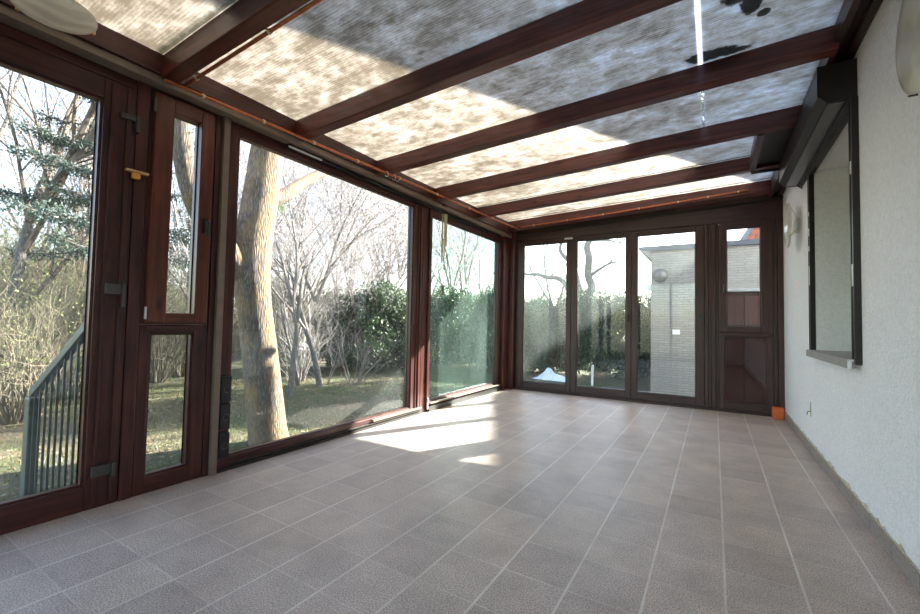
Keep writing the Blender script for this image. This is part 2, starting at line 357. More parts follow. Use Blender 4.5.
for x in (-2.78, -1.91, -1.04): MB().box(x, x+(.79 if x < -1.5 else .71), -1.67, -1.66, .1, 2.24).build('glass_pane', G_CLEAR, wb)
# window in the niche
wn = tag(empty('window_9', (nx1-.03, (ny0+ny1)/2, nz0)), 'brown framed house window set deep in the white wall', 'window', kind='structure')
f = MB()
f.box(nx1-.04, nx1+.01, ny0, ny0+.07, nz0, nz1).box(nx1-.04, nx1+.01, ny1-.07, ny1, nz0, nz1).box(nx1-.04, nx1+.01, ny0+.07, ny1-.07, nz0, nz0+.07).box(nx1-.04, nx1+.01, ny0+.07, ny1-.07, nz1-.07, nz1)
f.build('frame', W['z'], wn, bevel=.004)
MB().box(nx1-.02, nx1-.01, ny0+.07, ny1-.07, nz0+.07, nz1-.07).build('glass_pane', mat_glass('niche_glass', (.2,.2,.2), .1), wn)
MB().box(XR+.004, nx1-.04, ny0, ny0+.012, nz0, nz1).box(XR+.004, nx1-.04, ny1-.012, ny1, nz0, nz1).box(XR+.004, nx1-.04, ny0+.012, ny1-.012, nz1-.012, nz1).build('reveal', M_REVEAL, wn)
# shutter guides (brown channel posts) and sill
g = MB()
for y in (ny0-.055, ny1-.012):
    g.box(XR-.03, XR+.002, y, y+.016, nz0-.02, 2.28).box(XR-.03, XR+.002, y+.05, y+.066, nz0-.02, 2.28).box(XR-.004, XR+.004, y+.016, y+.05, nz0-.02, 2.28).box(XR-.03, XR-.022, y+.016, y+.025, nz0-.02, 2.28)
g.box(XR-.030, XR+.002, ny0+.011, ny1-.012, 2.225, 2.262)
g.build('shutter_guide', M_BRONZE, wn, bevel=.001)
MB().box(XR-.052, nx1-.04, ny0-.03, ny1+.04, nz0-.028, nz0+.006).box(XR-.052, XR-.042, ny0-.03, ny1+.04, nz0-.045, nz0-.028).build('window_sill', M_SILL, wn, bevel=.002)
MB().box(XR-.056, XR-.040, ny0-.034, ny0-.028, nz0-.047, nz0+.006).box(XR-.056, XR-.004, ny0-.036, ny0-.029, nz0-.004, nz0+.006).build('sill_end_cap', M_WHITE, wn)
st = MB()
for y, z0, z1 in ((ny0-.04, 1.86, 1.93), (ny0-.045, 1.24, 1.36), (ny1-.004, 1.35, 1.5), (ny1-.004, 1.62, 1.66), (ny1-.004, 1.74, 1.80), (ny1-.004, 1.9, 1.93)):
    st.box(XR-.0325, XR-.0300, y, y+.02, z0, z1)
st.build('sticker_remains', M_WHITE, wn)
# roller shutter box over the niche
sb = tag(empty('shutter_box', (.6, 3.08, 2.28)), 'dark bronze roller shutter box above the wall opening', 'shutter box')
bx0, bx1, by0, by1 = .510, XR, 3.03, 4.72
prof = [(bx0, 2.49), (bx0, 2.327), (bx0+.036, 2.287), (bx1-.035, 2.287), (bx1-.012, 2.262), (bx1, 2.262), (bx1, 2.49)]
MB().prism(prof, lambda p: (p[0], by0+.012, p[1]), lambda p: (p[0], by1-.012, p[1])).build('box_cover', M_BRONZE, sb, bevel=.002)
for y in (by0, by1-.012):
    MB().prism([(bx0-.006, 2.496), (bx0-.006, 2.325), (bx0+.033, 2.281), (bx1-.034, 2.278), (bx1, 2.248), (bx1, 2.496)], lambda p: (p[0], y, p[1]), lambda p: (p[0], y+.012, p[1])).build('end_cap', M_BRONZE, sb, bevel=.002)
MB().box(bx0+.045, bx1-.045, by0+.03, by1-.03, 2.280, 2.2868).build('underside_flap', M_SLAT, sb)

# wall plate beam on the house wall
MB().prism([(.545, 2.50), (.575, 2.50), (.575, 2.56), (.635, 2.56), (.635, 2.53), (XR, 2.53), (XR, 2.70), (.545, 2.70)], lambda p: (p[0], -1.6, p[1]), lambda p: (p[0], YB, p[1])).build('trim_1', wood('wood_beam', 1, (.018,.008,.007), (.035,.015,.012), (.06,.026,.02)), kind='structure', bevel=.003)

# left wall: plate, bronze strip, head, base
_p = MB()
for a, b in ((-1.6, 3.3), (3.3, YB)):
    v8 = [(x, y, z) for y in (a, b) for x, z in ((-2.86, 2.362), (-2.65, 2.362), (-2.65, rz(-2.65, y)-.002), (-2.86, rz(-2.86, y)-.002))]
    _p.add(v8, [(3,2,1,0), (4,5,6,7), (0,1,5,4), (1,2,6,5), (2,3,7,6), (3,0,4,7)])
_p.build('trim_2', W['y'], kind='structure', bevel=.003)
MB().box(-2.80, -2.668, -1.6, YB, 2.318, 2.361).build('trim_3', M_ALU, kind='structure', bevel=.003)

# ------------------------------------------------------------------ left wall glazing
def windowL(name, y0, y1, z0, z1, gy0, gy1, gz0, gz1, glass, mats=(None, None), x0=-2.84, x1=XL, lab=None, bead=True, label='window'):
    """a framed pane in the left wall; outer y0..y1,z0..z1, glass opening gy,gz"""
    r = tag(empty(name, (XL, (y0+y1)/2, z0)), lab, label, kind='structure')
    mz, my = mats[0] or W['z'], mats[1] or W['y']
    for a, b in ((y0, gy0), (gy1, y1)):
        MB().box(x0, x1, a, b, z0, z1).build('stile', mz, r, bevel=.004)
    for a, b in ((z0, gz0), (gz1, z1)):
        MB().box(x0, x1, gy0, gy1, a, b).build('rail', my, r, bevel=.004)
    xg = (x0+x1)/2-.01
    MB().box(xg-.004, xg+.004, gy0-.01, gy1+.01, gz0-.01, gz1+.01).build('glass_pane', glass, r)
    if bead:
        b = MB(); e = .012
        b.box(xg+.006, x1-.012, gy0, gy0+e, gz0, gz1).box(xg+.006, x1-.012, gy1-e, gy1, gz0, gz1).box(xg+.006, x1-.012, gy0+e, gy1-e, gz0, gz0+e).box(xg+.006, x1-.012, gy0+e, gy1-e, gz1-e, gz1)
        b.build('glazing_bead', my, r)
        k = MB(); k.box(xg+.0045, xg+.0055, gy0+e, gy0+e+.006, gz0, gz1).box(xg+.0045, xg+.0055, gy1-e-.006, gy1-e, gz0, gz1)
        k.build('glass_seal', M_BLACK, r)
    return r

HEAD = 2.3175
w0 = windowL('window_1', -1.6, -.52, 0, HEAD, -1.48, -.62, .11, 2.20, G_DOOR, lab='brown framed glazed bay behind the camera')
d1 = windowL('door_1', -.52, 1.0, .0, 2.262, -.38, .856, .125, 2.150, G_DOOR, lab='dark brown glazed garden door at the left', label='door')
MB().box(-2.84, XL, -.52, 1.0, 2.264, HEAD).build('trim_7', W['y'], kind='structure', bevel=.003)
MB().box(-2.84, XL+.006, 1.002, 1.062, 0, HEAD).build('trim_8', W['z'], kind='structure', bevel=.004)
p = MB().box(XL-.001, XL+.010, .885, .899, .03, 2.25).box(XL-.001, XL+.012, .955, .975, .03, 2.25); p.build('moulding', W['z'], d1, bevel=.002)
def fitting(y, z, w, h, drop=0, par=d1, name='hinge', m=M_GREYMETAL, side=1):
    a = MB().box(XL, XL+.022, y, y+w, z, z+h)
    yy = y+w-.016 if side > 0 else y
    a.box(XL, XL+.034, yy, yy+.016, z-drop, z+h+.004)
    return a.build(name, m, par, bevel=.002)
fitting(.925, 2.075, .085, .030, .06)
fitting(.895, 1.115, .085, .055, .065, name='latch')
fitting(.878, .165, .095, .055, .012)
hd = MB().box(XL, XL+.012, -.455, -.425, 1.03, 1.20).tube([(XL+.012, -.44, 1.12), (XL+.05, -.44, 1.12), (XL+.055, -.435, 1.12), (XL+.055, -.32, 1.118)], .009)
hd.build('door_handle', M_BLACK, d1, smooth=False)

# narrow bay: opening sash above, fixed light below, with its own mullions
w2 = windowL('window_2', 1.064, 1.432, 0, .955, 1.118, 1.352, .092, .905, G_CLEAR, lab='small low fixed pane in dark wood beside the garden door')
MB().box(XL, XL+.016, 1.09, 1.40, .918, .945).build('sill_moulding', W['y'], w2, bevel=.003)
w3 = windowL('window_3', 1.064, 1.432, .957, HEAD, 1.09, 1.40, .99, 2.285, G_CLEAR, bead=False, lab='tall narrow opening window in reddish wood')
sash = MB(); sx0, sx1 = XL-.06, XL+.028
s0, s1, t0, t1, a0, a1, c0, c1 = 1.082, 1.412, .967, 2.292, 1.182, 1.336, 1.002, 2.212
for o_ in [c for c in w3.children if c.name.startswith('glass_pane')]: bpy.data.objects.remove(o_)
MB().box(sx0, sx1, s0, a0, t0, t1).box(sx0, sx1, a1, s1, t0, t1).build('sash_stile', WR, w3, bevel=.005)
MB().box(sx0, sx1, a0, a1, t0, c0+.022).box(sx0, sx1, a0, a1, c1, t1).build('sash_rail', WRH, w3, bevel=.005)
MB().box(XL-.03, XL-.022, a0-.01, a1+.01, c0, c1+.01).build('glass_pane', G_CLEAR, w3)
MB().box(XL-.021, XL-.019, a0, a0+.006, c0+.022, c1).box(XL-.021, XL-.019, a1-.006, a1, c0+.022, c1).build('glass_seal', M_BLACK, w3)
h = MB().box(sx1, sx1+.012, 1.362, 1.384, 1.53, 1.62).tube([(sx1+.012, 1.373, 1.60), (sx1+.042, 1.373, 1.60), (sx1+.045, 1.373, 1.595), (sx1+.045, 1.373, 1.50)], .008)
h.build('window_handle', M_BLACK, w3)
MB().tube([(sx1, 1.078, 2.17), (sx1, 1.078, 2.25)], .007).build('hinge', M_GREYMETAL, w3)
MB().tube([(sx1, 1.078, .985), (sx1, 1.078, 1.055)], .007).build('hinge', M_STEEL, w3)
# post with bronze cover strip
MB().box(-2.84, XL+.004, 1.434, 1.470, 0, HEAD).build('trim_4', W['z'], kind='structure', bevel=.003)
MB().box(-2.84, XL+.030, 1.472, 1.512, 0, HEAD).build('trim_5', M_ALU, kind='structure', bevel=.003)

w4 = windowL('window_4', 1.514, 3.70, 0, HEAD, 1.590, 3.535, .085, 2.250, G_W1, lab='largest pane of the left wall with the tree trunk behind')
MB().box(XL, XL+.020, 1.514, 3.70, 0, .022).box(XL, XL+.020, 1.60, 3.70, .034, .042).build('sliding_track', M_BRONZE, w4, bevel=.001)
MB().box(XL, XL+.03, 2.95, 3.70, .055, .075).build('track_lip', M_ALU, w4, bevel=.002)
w5 = windowL('window_5', 3.702, 5.70, 0, HEAD, 3.875, 5.62, .115, 2.225, G_W2, lab='hazy dusty glass pane near the far left corner')
MB().box(XL, XL+.035, 3.83, 5.66, .0, .060).build('sliding_track', M_BRONZE, w5, bevel=.001)
MB().box(XL+.001, XL+.05, 3.845, 5.62, .085, .1).build('track_lip', M_ALU, w5, bevel=.002)
MB().box(XL+.001, XL+.012, 3.645, 3.665, .03, 2.29).box(XL+.001, XL+.010, 3.60, 3.61, .03, 2.29).build('moulding', W['z'], w4, bevel=.002)
MB().box(XL+.001, XL+.020, 3.80, 3.83, .03, 2.29).build('moulding', W['z'], w5, bevel=.002)
MB().tube([(XL+.03, 3.815, .10), (XL+.03, 3.815, .155)], .010).box(XL+.02, XL+.03, 3.808, 3.822, .03, .10).build('lock_bolt', M_WHITE, w5)
# corner post
MB().box(-2.86, -2.70, 5.702, 6.02, 0, 2.40).box(-2.70, -2.62, 5.86, 6.02, 0, 2.40).build('trim_9', W['z'], kind='structure', bevel=.004)
# curtain track with white end under the bronze strip
ct = tag(empty('curtain_track', (XL, 3.7, 2.29)), 'thin black curtain track under the eaves strip above the left windows', 'curtain track')
MB().box(XL+.001, XL+.036, 1.95, 5.60, 2.285, 2.300).box(XL+.001, XL+.036, 1.95, 5.60, 2.305, 2.3165).build('track', M_BLACK, ct)
MB().box(XL+.037, XL+.043, 1.94, 2.25, 2.285, 2.300).build('end_strip', M_WHITE, ct)
# socket strip on the post by the large pane
so = tag(empty('socket_strip', (XL, 1.55, .09)), 'black stack of three square sockets low on the left post', 'sockets')
for z in (.09, .275, .455):
    q = MB().box(XL, XL+.035, 1.518, 1.585, z, z+.165).build('socket', M_BLACK, so, bevel=.005)
    MB().lathe((XL+.036, 1.552, z+.08), (1,0,0), [(.022, 0), (.022, .003), (.017, .003), (.016, -.004), (.001, -.004)], 16).build('socket_ring', M_GREYMETAL, q)

# ------------------------------------------------------------------ back wall
def paneB(par, a, b, z0, z1, glass, y=5.985):
    MB().box(a-.01, b+.01, y-.004, y+.004, z0-.01, z1+.01).build('glass_pane', glass, par)
    e = .010
    MB().box(a, a+e, YB+.012, y-.005, z0, z1).box(b-e, b, YB+.012, y-.005, z0, z1).box(a+e, b-e, YB+.012, y-.005, z0, z0+e).box(a+e, b-e, YB+.012, y-.005, z1-e, z1).build('glazing_bead', WB['x'], par)
def leaf(name, x0, x1, a, b, z0, z1, y0=YB, y1=6.01, lab=None, cat='door'):
    r = tag(empty(name, ((x0+x1)/2, YB, .03)), lab, cat, kind='structure')
    for p_, q_ in ((x0, a), (b, x1)): MB().box(p_, q_, y0, y1, .03, 2.272).build('stile', WB['z'], r, bevel=.005)
    MB().box(a, b, y0, y1, .03, z0).build('rail', WB['x'], r, bevel=.005)
    MB().box(a, b, y0, y1, z1, 2.272).build('rail', WB['x'], r, bevel=.005)
    paneB(r, a, b, z0, z1, G_BACK)
    return r
MB().box(-2.62, XR, 5.93, 6.02, 0, .029).build('trim_10', WB['x'], kind='structure', bevel=.003)
l1 = leaf('door_2', -2.618, -1.762, -2.496, -1.826, .130, 2.203, lab='leftmost glazed leaf of the far wall')
l2 = leaf('door_3', -1.760, -.948, -1.680, -1.014, .130, 2.207, lab='middle glazed leaf of the far wall with the bare tree behind')
l3 = leaf('door_4', -.946, -.100, -.874, -.195, .130, 2.205, lab='glazed leaf of the far wall facing the pale brick outbuilding')
for r_, x in ((l2, -.985), (l3, -.16)):
    hb = MB().box(x-.016, x+.016, YB-.010, YB, 1.06, 1.20).tube([(x, YB-.01, 1.16), (x, YB-.04, 1.16), (x, YB-.043, 1.155), (x, YB-.043, 1.05)], .009)
    if r_ is l3: continue
    hb.build('door_handle', M_BLACK, r_)
MB().box(-.165, -.105, YB-.025, YB, 1.085, 1.165).build('lock_case', M_BLACK, l3, bevel=.003)
MB().box(-1.86, -1.74, YB-.016, YB, 2.238, 2.266).tube([(-1.80, YB-.03, 2.25), (-1.80, YB, 2.25)], .010).build('top_bolt', M_STEEL, l2)
po = MB()
for a, b, y in ((-.098, -.060, 5.935), (-.058, -.028, 5.945), (-.026, .018, 5.93), (.020, .048, 5.945)): po.box(a, b, y, 6.02, .03, 2.272)
po.box(-.098, .048, 5.952, 6.018, .03, 2.271)
po.box(-.13, .075, 6.012, 6.030, .03, 2.271)
po.build('trim_11', WB['z'], kind='structure', bevel=.004)
w7 = tag(empty('window_7', (.33, YB, 1.0)), 'narrow opening sash at the right of the far wall with red roof behind', 'window', kind='structure')
a0, a1, c0, c1 = .130, .466, 1.022, 2.195
MB().box(.050, a0, YB-.025, 6.01, .955, 2.272).box(a1, .580, YB-.025, 6.01, .955, 2.272).build('sash_stile', WB['z'], w7, bevel=.005)
MB().box(a0, a1, YB-.025, 6.01, .955, c0).box(a0, a1, YB-.025, 6.01, c1, 2.272).build('sash_rail', WB['x'], w7, bevel=.005)
paneB(w7, a0, a1, c0, c1, G_BACK)
MB().box(.094-.013, .094+.013, YB-.037, YB-.025, 1.42, 1.56).tube([(.094, YB-.037, 1.52), (.094, YB-.065, 1.52), (.094, YB-.068, 1.515), (.094, YB-.068, 1.41)], .008).build('window_handle', M_BLACK, w7)
for z in (.965, 2.16): MB().tube([(.588, YB-.03, z), (.588, YB-.03, z+.08)], .009).build('hinge', M_BLACK, w7)
w8 = tag(empty('window_8', (.33, YB, .03)), 'low smoked pane below the narrow sash at the far right corner', 'window', kind='structure')
MB().box(.050, .104, YB-.005, 6.01, .03, .953).box(.520, .580, YB-.005, 6.01, .03, .953).build('stile', WB['z'], w8, bevel=.004)
MB().box(.104, .520, YB-.005, 6.01, .03, .112).box(.104, .520, YB-.005, 6.01, .895, .953).box(.07, .56, YB-.03, YB-.006, .905, .935).build('rail', WB['x'], w8, bevel=.004)
paneB(w8, .104, .520, .112, .895, G_DARK)
MB().box(.582, .620, 5.935, 6.02, 0.03, 2.272).box(.622, XR, 5.915, 6.02, .03, 2.272).build('trim_12', WB['z'], kind='structure', bevel=.004)
# header following the roof slope
MB().prism([(-2.62, 2.274), (XR, 2.274), (XR, 2.50), (-2.62, 2.372)], lambda p: (p[0], 5.93, p[1]), lambda p: (p[0], 6.02, p[1])).build('trim_13', WB['x'], kind='structure', bevel=.003)
MB().prism([(-2.66, 2.350), (XR, 2.490), (XR, 2.512), (-2.66, 2.372)], lambda p: (p[0], 5.90, p[1]), lambda p: (p[0], 5.93, p[1])).build('trim_14', M_BRONZE, kind='structure', bevel=.002)
# infill between header and the roof
MB().prism([(-2.80, 2.375), (XR, 2.51), (XR, rz(XR, 6)-.002), (-2.80, rz(-2.80, 6)-.004)], lambda p: (p[0], 5.955, p[1]), lambda p: (p[0], 6.02, p[1])).build('trim_15', WB['x'], kind='structure')

# ------------------------------------------------------------------ roof
ceil = tag(empty('ceiling', (0, 0, 0)), 'sloping roof of ribbed translucent sheets on dark red brown rafters', 'roof', kind='structure')
RY = [-.755, .160, 1.075, 1.950, 2.820, 3.760, 4.740, 5.700]
HR, WRF = .132, .085
for i, y in enumerate(RY):
    x0, x1 = -2.66, .56
    wd = WRF if i < 7 else .16
    m_ = MB().add([(x0,y,rz(x0,y)-HR),(x1,y,rz(x1,y)-HR),(x1,y+wd,rz(x1,y)-HR),(x0,y+wd,rz(x0,y)-HR),(x0,y,rz(x0,y)-.003),(x1,y,rz(x1,y)-.003),(x1,y+wd,rz(x1,y)-.003),(x0,y+wd,rz(x0,y)-.003)],
                  [(0,3,2,1),(4,5,6,7),(0,1,5,4),(1,2,6,5),(2,3,7,6),(3,0,4,7)])
    m_.build('rafter', W_RAF, ceil, bevel=.006)
edges = [-1.6] + [y+WRF/2 for y in RY[:-1]] + [6.06]
for a, b in zip(edges[:-1], edges[1:]):
    x0, x1 = -2.92, XR
    g = .004
    MB().add([(x0,a+g,rz(x0,a)),(x1,a+g,rz(x1,a)),(x1,b-g,rz(x1,b)),(x0,b-g,rz(x0,b)),(x0,a+g,rz(x0,a)+.012),(x1,a+g,rz(x1,a)+.012),(x1,b-g,rz(x1,b)+.012),(x0,b-g,rz(x0,b)+.012)],
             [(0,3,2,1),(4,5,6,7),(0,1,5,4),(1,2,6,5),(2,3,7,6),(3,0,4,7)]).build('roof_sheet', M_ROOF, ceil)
# vent flap between two rafters near the house wall
vf = tag(empty('roof_vent', (.42, 4.2, 2.55)), 'dark boxed roof vent between rafters near the house wall', 'vent')
MB().box(.285, .335, 3.85, 4.73, 2.47, 2.575).build('side_board', W['y'], vf, bevel=.003)
MB().box(.336, .54, 3.85, 4.73, 2.535, 2.575).build('flap', M_BRONZE, vf, bevel=.003)
MB().tube([(.30, 4.70, 2.455), (.535, 4.70, 2.455)], .014).build('push_rod', M_BRONZE, vf, smooth=True)

# ------------------------------------------------------------------ pipes, chime, lamps, small things
def pipe(name, p_, lab, side, nclips, t0=.06, t1=.95):
    r = tag(empty(name, p_[0]), lab, 'pipe', 'copper conduit pipes along the eaves')
    pts = [Vector(v) for v in p_]
    MB().tube(pts, .0095, 12).build('tube', M_COPPER, r, smooth=True)
    for i in range(nclips):
        tt = (t0 + (t1-t0)*i/max(1, nclips-1))*(len(pts)-1); k = min(len(pts)-2, int(tt)); c = pts[k].lerp(pts[k+1], tt-k); d = (pts[k+1]-pts[k]).normalized()
        MB().lathe(c-d*.007, d, [(.0125, 0), (.0125, .014)], 12, True).bar(c, c+Vector(side), .008, .012).build('clip', M_CREAM, r)
    return r
pipe('copper_pipe', [(-2.638,1.086,2.333),(-2.61,1.505,2.333),(-2.58,1.94,2.333),(-2.55,2.4,2.333),(-2.50,2.95,2.333),(-2.472,3.6,2.339),(-2.468,4.35,2.357),(-2.468,5.04,2.376),(-2.455,5.665,2.392)], 'longest copper pipe, clipped along the left eaves', (-.012, 0, .016), 9)
pipe('copper_pipe', [(-2.438,5.688,2.424),(-1.333,5.688,2.474),(-.33,5.688,2.528),(.342,5.688,2.568)], 'copper pipe running across the far wall under the last rafter', (0, .05, .0), 7)
pipe('copper_pipe', [(-2.60,1.172,2.333),(-1.494,1.172,2.389),(.45,1.172,2.468)], 'copper pipe under the nearest rafter at the upper left', (0, -.02, .0), 4)

hk = tag(empty('hook', (-2.5, 2.87, 2.33)), 'pair of small wire hooks on the left eaves pipe', 'hook')
for y in (2.80, 2.90, 2.95):
    MB().tube([(-2.517, y, 2.345), (-2.505, y+.005, 2.346), (-2.497, y+.01, 2.33), (-2.50, y+.012, 2.305), (-2.51, y, 2.295), (-2.52, y-.005, 2.31)], .0035, 6).build('wire', M_STEEL, hk)
wc = tag(empty('wind_chime', (-2.6, 3.89, 2.33)), 'pale tubular wind chime hanging by the pane joint of the left wall', 'wind chime')
cx, cy = -2.6, 3.89
MB().tube([(cx, cy, 2.40), (cx, cy, 2.34)], .0015, 5).build('cord', M_BLACK, wc)
MB().lathe((cx, cy, 2.318), (0,0,1), [(.0, 0), (.034, 0), (.036, .004), (.036, .012), (.030, .018), (0, .018)], 20).build('top_disc', W['x'], wc)
for k in range(5):
    a = 2*math.pi*k/5 + .4; x, y = cx+.026*math.cos(a), cy+.026*math.sin(a); L_ = (.36, .42, .49, .56, .63)[k]
    MB().tube([(x, y, 2.318), (x, y, 2.22)], .001, 4).build('string', M_BLACK, wc)
    MB().lathe((x, y, 2.22-L_), (0,0,1), [(.0055, 0), (.007, .0), (.007, L_), (.0055, L_)], 10).build('chime_tube', M_CREAM, wc, smooth=True)
MB().tube([(cx, cy, 2.318), (cx, cy, 1.42)], .001, 4).build('cord', M_BLACK, wc)
MB().lathe((cx, cy, 1.93), (0,0,1), [(0, 0), (.016, 0), (.016, .012), (0, .012)], 14).build('striker', W['x'], wc)
MB().box(cx-.003, cx+.003, cy-.014, cy+.014, 1.30, 1.42).build('wind_sail', WR, wc, bevel=.002)

pg = tag(empty('orange_peg', (XL, .99, 1.77)), 'orange wooden peg stuck on the door post', 'peg')
MB().box(XL+.012, XL+.035, .958, 1.062, 1.792, 1.804).build('peg_bar', simple('peg_wood', (.62,.36,.18), .6), pg)
MB().box(XL+.012, XL+.040, .985, 1.022, 1.755, 1.790).build('peg_block', M_ORANGE2, pg, bevel=.006)
ob = tag(MB().box(.553, .655, 5.80, 5.905, .001, .125).build('orange_block', M_ORANGE, bevel=.004), 'orange square block on the floor in the far right corner', 'block')

# frosted disc lamps: two on the white wall, one under the roof at the left
def disc_lamp(name, c, axis, rad, lab, clips=3, ph=.5, depth=.055, m=None):
    c = Vector(c); ax = Vector(axis).normalized(); r = tag(empty(name, c), lab, 'lamp', 'round frosted glass lamps')
    MB().lathe(c, ax, [(0, .001), (.07, .001), (.07, .022), (.05, .03), (0, .03)], 24).build('lamp_base', M_WHITE, r, smooth=False)
    prof = []
    for i in range(11):
        t = i/10; prof.append((rad*t, depth + .020*(1-t*t)))
    prof += [(rad-.001, depth-.006)] + [(rad*(10-i)/10, depth-.006+.020*(1-((10-i)/10)**2)) for i in range(1, 11)]
    MB().lathe(c, ax, prof, 48).build('glass_shade', M_FROST, r, smooth=True)
    s = ax.orthogonal().normalized(); u = ax.cross(s)
    for k in range(clips):
        a = ph + 2*math.pi*k/clips; d = s*math.cos(a)+u*math.sin(a); q = c + d*rad
        MB().bar(q + ax*(depth-.014) + d*.002, q + ax*(depth+.008) + d*.002, .014, .006, d).bar(q + ax*(depth-.012), c + d*.06 + ax*.012, .006, .004, ax).build('clip', m or M_CREAM, r)
    return r
disc_lamp('wall_lamp', (XR, 1.95, 2.045), (-1,0,0), .235, 'frosted disc wall lamp, the nearer one, cut by the right edge', 3, .9, .080, M_BRONZE)
disc_lamp('wall_lamp', (XR, 4.90, 1.965), (-1,0,0), .205, 'frosted disc wall lamp beyond the wall opening, near the far corner', 3, .2, .085)
disc_lamp('ceiling_lamp', (-2.50, .588, 2.42), (.05,0,-1), .145, 'frosted disc lamp under the roof at the upper left', 3, 2.2, .075, simple('brass', (.75,.55,.2), .3, .8))

# baseboard on the right wall: tiles with joints and rough mortar edge
bb = tag(empty('baseboard_right', (XR, 3, 0)), kind='structure')
y = -1.6; b = MB()
while y < 5.90:
    e = min(y+.297, 5.91); b.box(XR-.012, XR, y+.0015, e-.0015, .0, .078); y = y+.30
b.build('skirting_tiles', M_SKIRT, bb)
b = MB(); y = -1.6; vs = []; fs = []
n = 260
for i in range(n+1):
    yy = -1.6 + 7.5*i/n; h = .080 + R.random()**3*.022
    vs += [(XR-.009, yy, .078), (XR-.0095, yy, .083), (XR-.001, yy, h), (XR+.0, yy, .078)]
for i in range(n):
    for k in range(4): k2 = (k+1) % 4; fs.append((i*4+k, i*4+k2, i*4+4+k2, i*4+4+k))
b.add(vs, fs); b.build('mortar_edge', M_MORTAR, bb)
# little broken cable outlet low on the white wall
co = tag(empty('cable_outlet', (XR, 4.45, .32)), 'tiny broken cable outlet low on the white wall', 'cable outlet')
MB().add([(XR-.003,4.43,.29),(XR-.003,4.455,.285),(XR-.003,4.47,.33),(XR-.003,4.465,.40),(XR-.003,4.44,.41),(XR-.003,4.425,.35),
          (XR+.001,4.43,.29),(XR+.001,4.455,.285),(XR+.001,4.47,.33),(XR+.001,4.465,.40),(XR+.001,4.44,.41),(XR+.001,4.425,.35)],
         [(0,1,2,3,4,5),(0,6,7,1),(1,7,8,2),(2,8,9,3),(3,9,10,4),(4,10,11,5),(5,11,6,0)]).build('filler_patch', M_MORTAR, co)
MB().tube([(XR-.001, 4.445, .33), (XR-.02, 4.45, .325), (XR-.024, 4.452, .30)], .003, 6).build('cable_end', M_BLACK, co)

# ------------------------------------------------------------------ outside: ground, steps, railing
gm = MB(); gx0, gx1, gy0, gy1, st_ = -46, 30, -14, 46, 1.0
nx, ny = int((gx1-gx0)/st_), int((gy1-gy0)/st_)
vs = []; fs = []
def gz(x, y):
    d = math.hypot(x+3, y-3); return GZ + .05*math.sin(x*1.3+y*.4)*math.sin(y*1.1)*min(1, max(0, d-1.5)/4) + max(0, d-14)*.02
for j in range(ny+1):
    for i in range(nx+1): x, y = gx0+i*st_, gy0+j*st_; vs.append((x, y, gz(x, y)))
for j in range(ny):
    for i in range(nx): k = j*(nx+1)+i; fs.append((k, k+1, k+nx+2, k+nx+1))
gm.add(vs, fs); gm.build('ground_lawn', M_LAWN, smooth=True, kind='structure')
MB().box(-2.2, 6.4, 6.27, 9.94, GZ-.05, -.42).build('ground_patio', M_STONE, kind='structure')

sg = tag(empty('garden_steps', (-3.3, .3, GZ)), 'concrete steps leading down from the garden door', 'steps')
b = MB()
for k, (x0, x1, z) in enumerate(((-3.35, -2.89, -.10), (-3.65, -3.351, -.23), (-3.95, -3.651, -.36))): b.box(x0, x1, -.45, .87, GZ-.03, z)
b.build('step_blocks', M_STONE, sg, bevel=.01)
rl = tag(empty('stair_railing', (-3.5, .95, GZ)), 'green grey metal stair railing outside the garden door', 'railing')
def railz(x): return .922 + (x+3.13)*.53
MB().bar((-2.93, .95, railz(-2.93)), (-4.02, .95, railz(-4.02)), .045, .05).build('handrail', M_RAIL, rl, bevel=.004)
MB().bar((-2.93, .95, railz(-2.93)-.98), (-4.02, .95, railz(-4.02)-.86), .03, .03).build('bottom_rail', M_RAIL, rl)
MB().box(-4.09, -3.99, .925, .985, GZ-.02, .425).box(-4.105, -4.09, .935, .975, .30, .40).box(-4.105, -4.09, .935, .975, .10, .2).box(-4.12, -3.97, .91, 1.0, GZ-.02, GZ+.05).build('newel_post', M_RAIL, rl, bevel=.008)
MB().box(-2.96, -2.92, .93, .97, -.12, railz(-2.94)-.02).build('post', M_RAIL, rl)
for k in range(10):
    x = -3.97 + k*.104; MB().box(x-.006, x+.006, .944, .956, railz(x)-.95, railz(x)-.02).build('baluster', M_RAIL, rl)

# ------------------------------------------------------------------ outside: buildings
obd = tag(empty('outbuilding', (1, 10, GZ)), 'pale painted brick outbuilding with flat roof beyond the far glazing', 'outbuilding')
MB().box(-1.186, 4.2, 10, 13, GZ-.05, 2.655).build('wall', M_BRICK, obd)
MB().prism([(-1.43, 2.755), (-1.43, 2.70), (-1.19, 2.655), (4.4, 2.655), (4.4, 2.755)], lambda p: (p[0], 9.93, p[1]), lambda p: (p[0], 13.2, p[1])).build('flat_roof', simple('roof_edge_felt', (.06,.065,.08), .8), obd)
MB().add([(-1.41,9.95,2.70),(-1.19,9.95,2.655),(-1.19,9.95,2.47),(-1.41,10.0,2.70),(-1.19,10.0,2.655),(-1.19,10.0,2.47)], [(0,2,1),(3,4,5),(0,3,5,2),(0,1,4,3),(1,2,5,4)]).build('eave_bracket', M_BRICK, obd)
MB().prism([(-1.42, 1.93), (-1.19, 1.93), (-1.19, 1.80), (-1.25, 1.80)], lambda p: (p[0], 10.1, p[1]), lambda p: (p[0], 10.3, p[1])).build('bracket', M_WHITE, obd)
MB().lathe((-1.0, 9.998, 2.11), (0,-1,0), [(.0, .0), (.15, .0), (.15, .03), (.13, .05), (.08, .08), (0, .09)], 28).build('round_vent', M_GREYMETAL, obd, smooth=True)
MB().box(-.76, -.62, 9.975, 10.0, .84, .94).box(-.745, -.70, 9.965, 9.975, .86, .92).build('outdoor_socket', M_WHITE, obd)
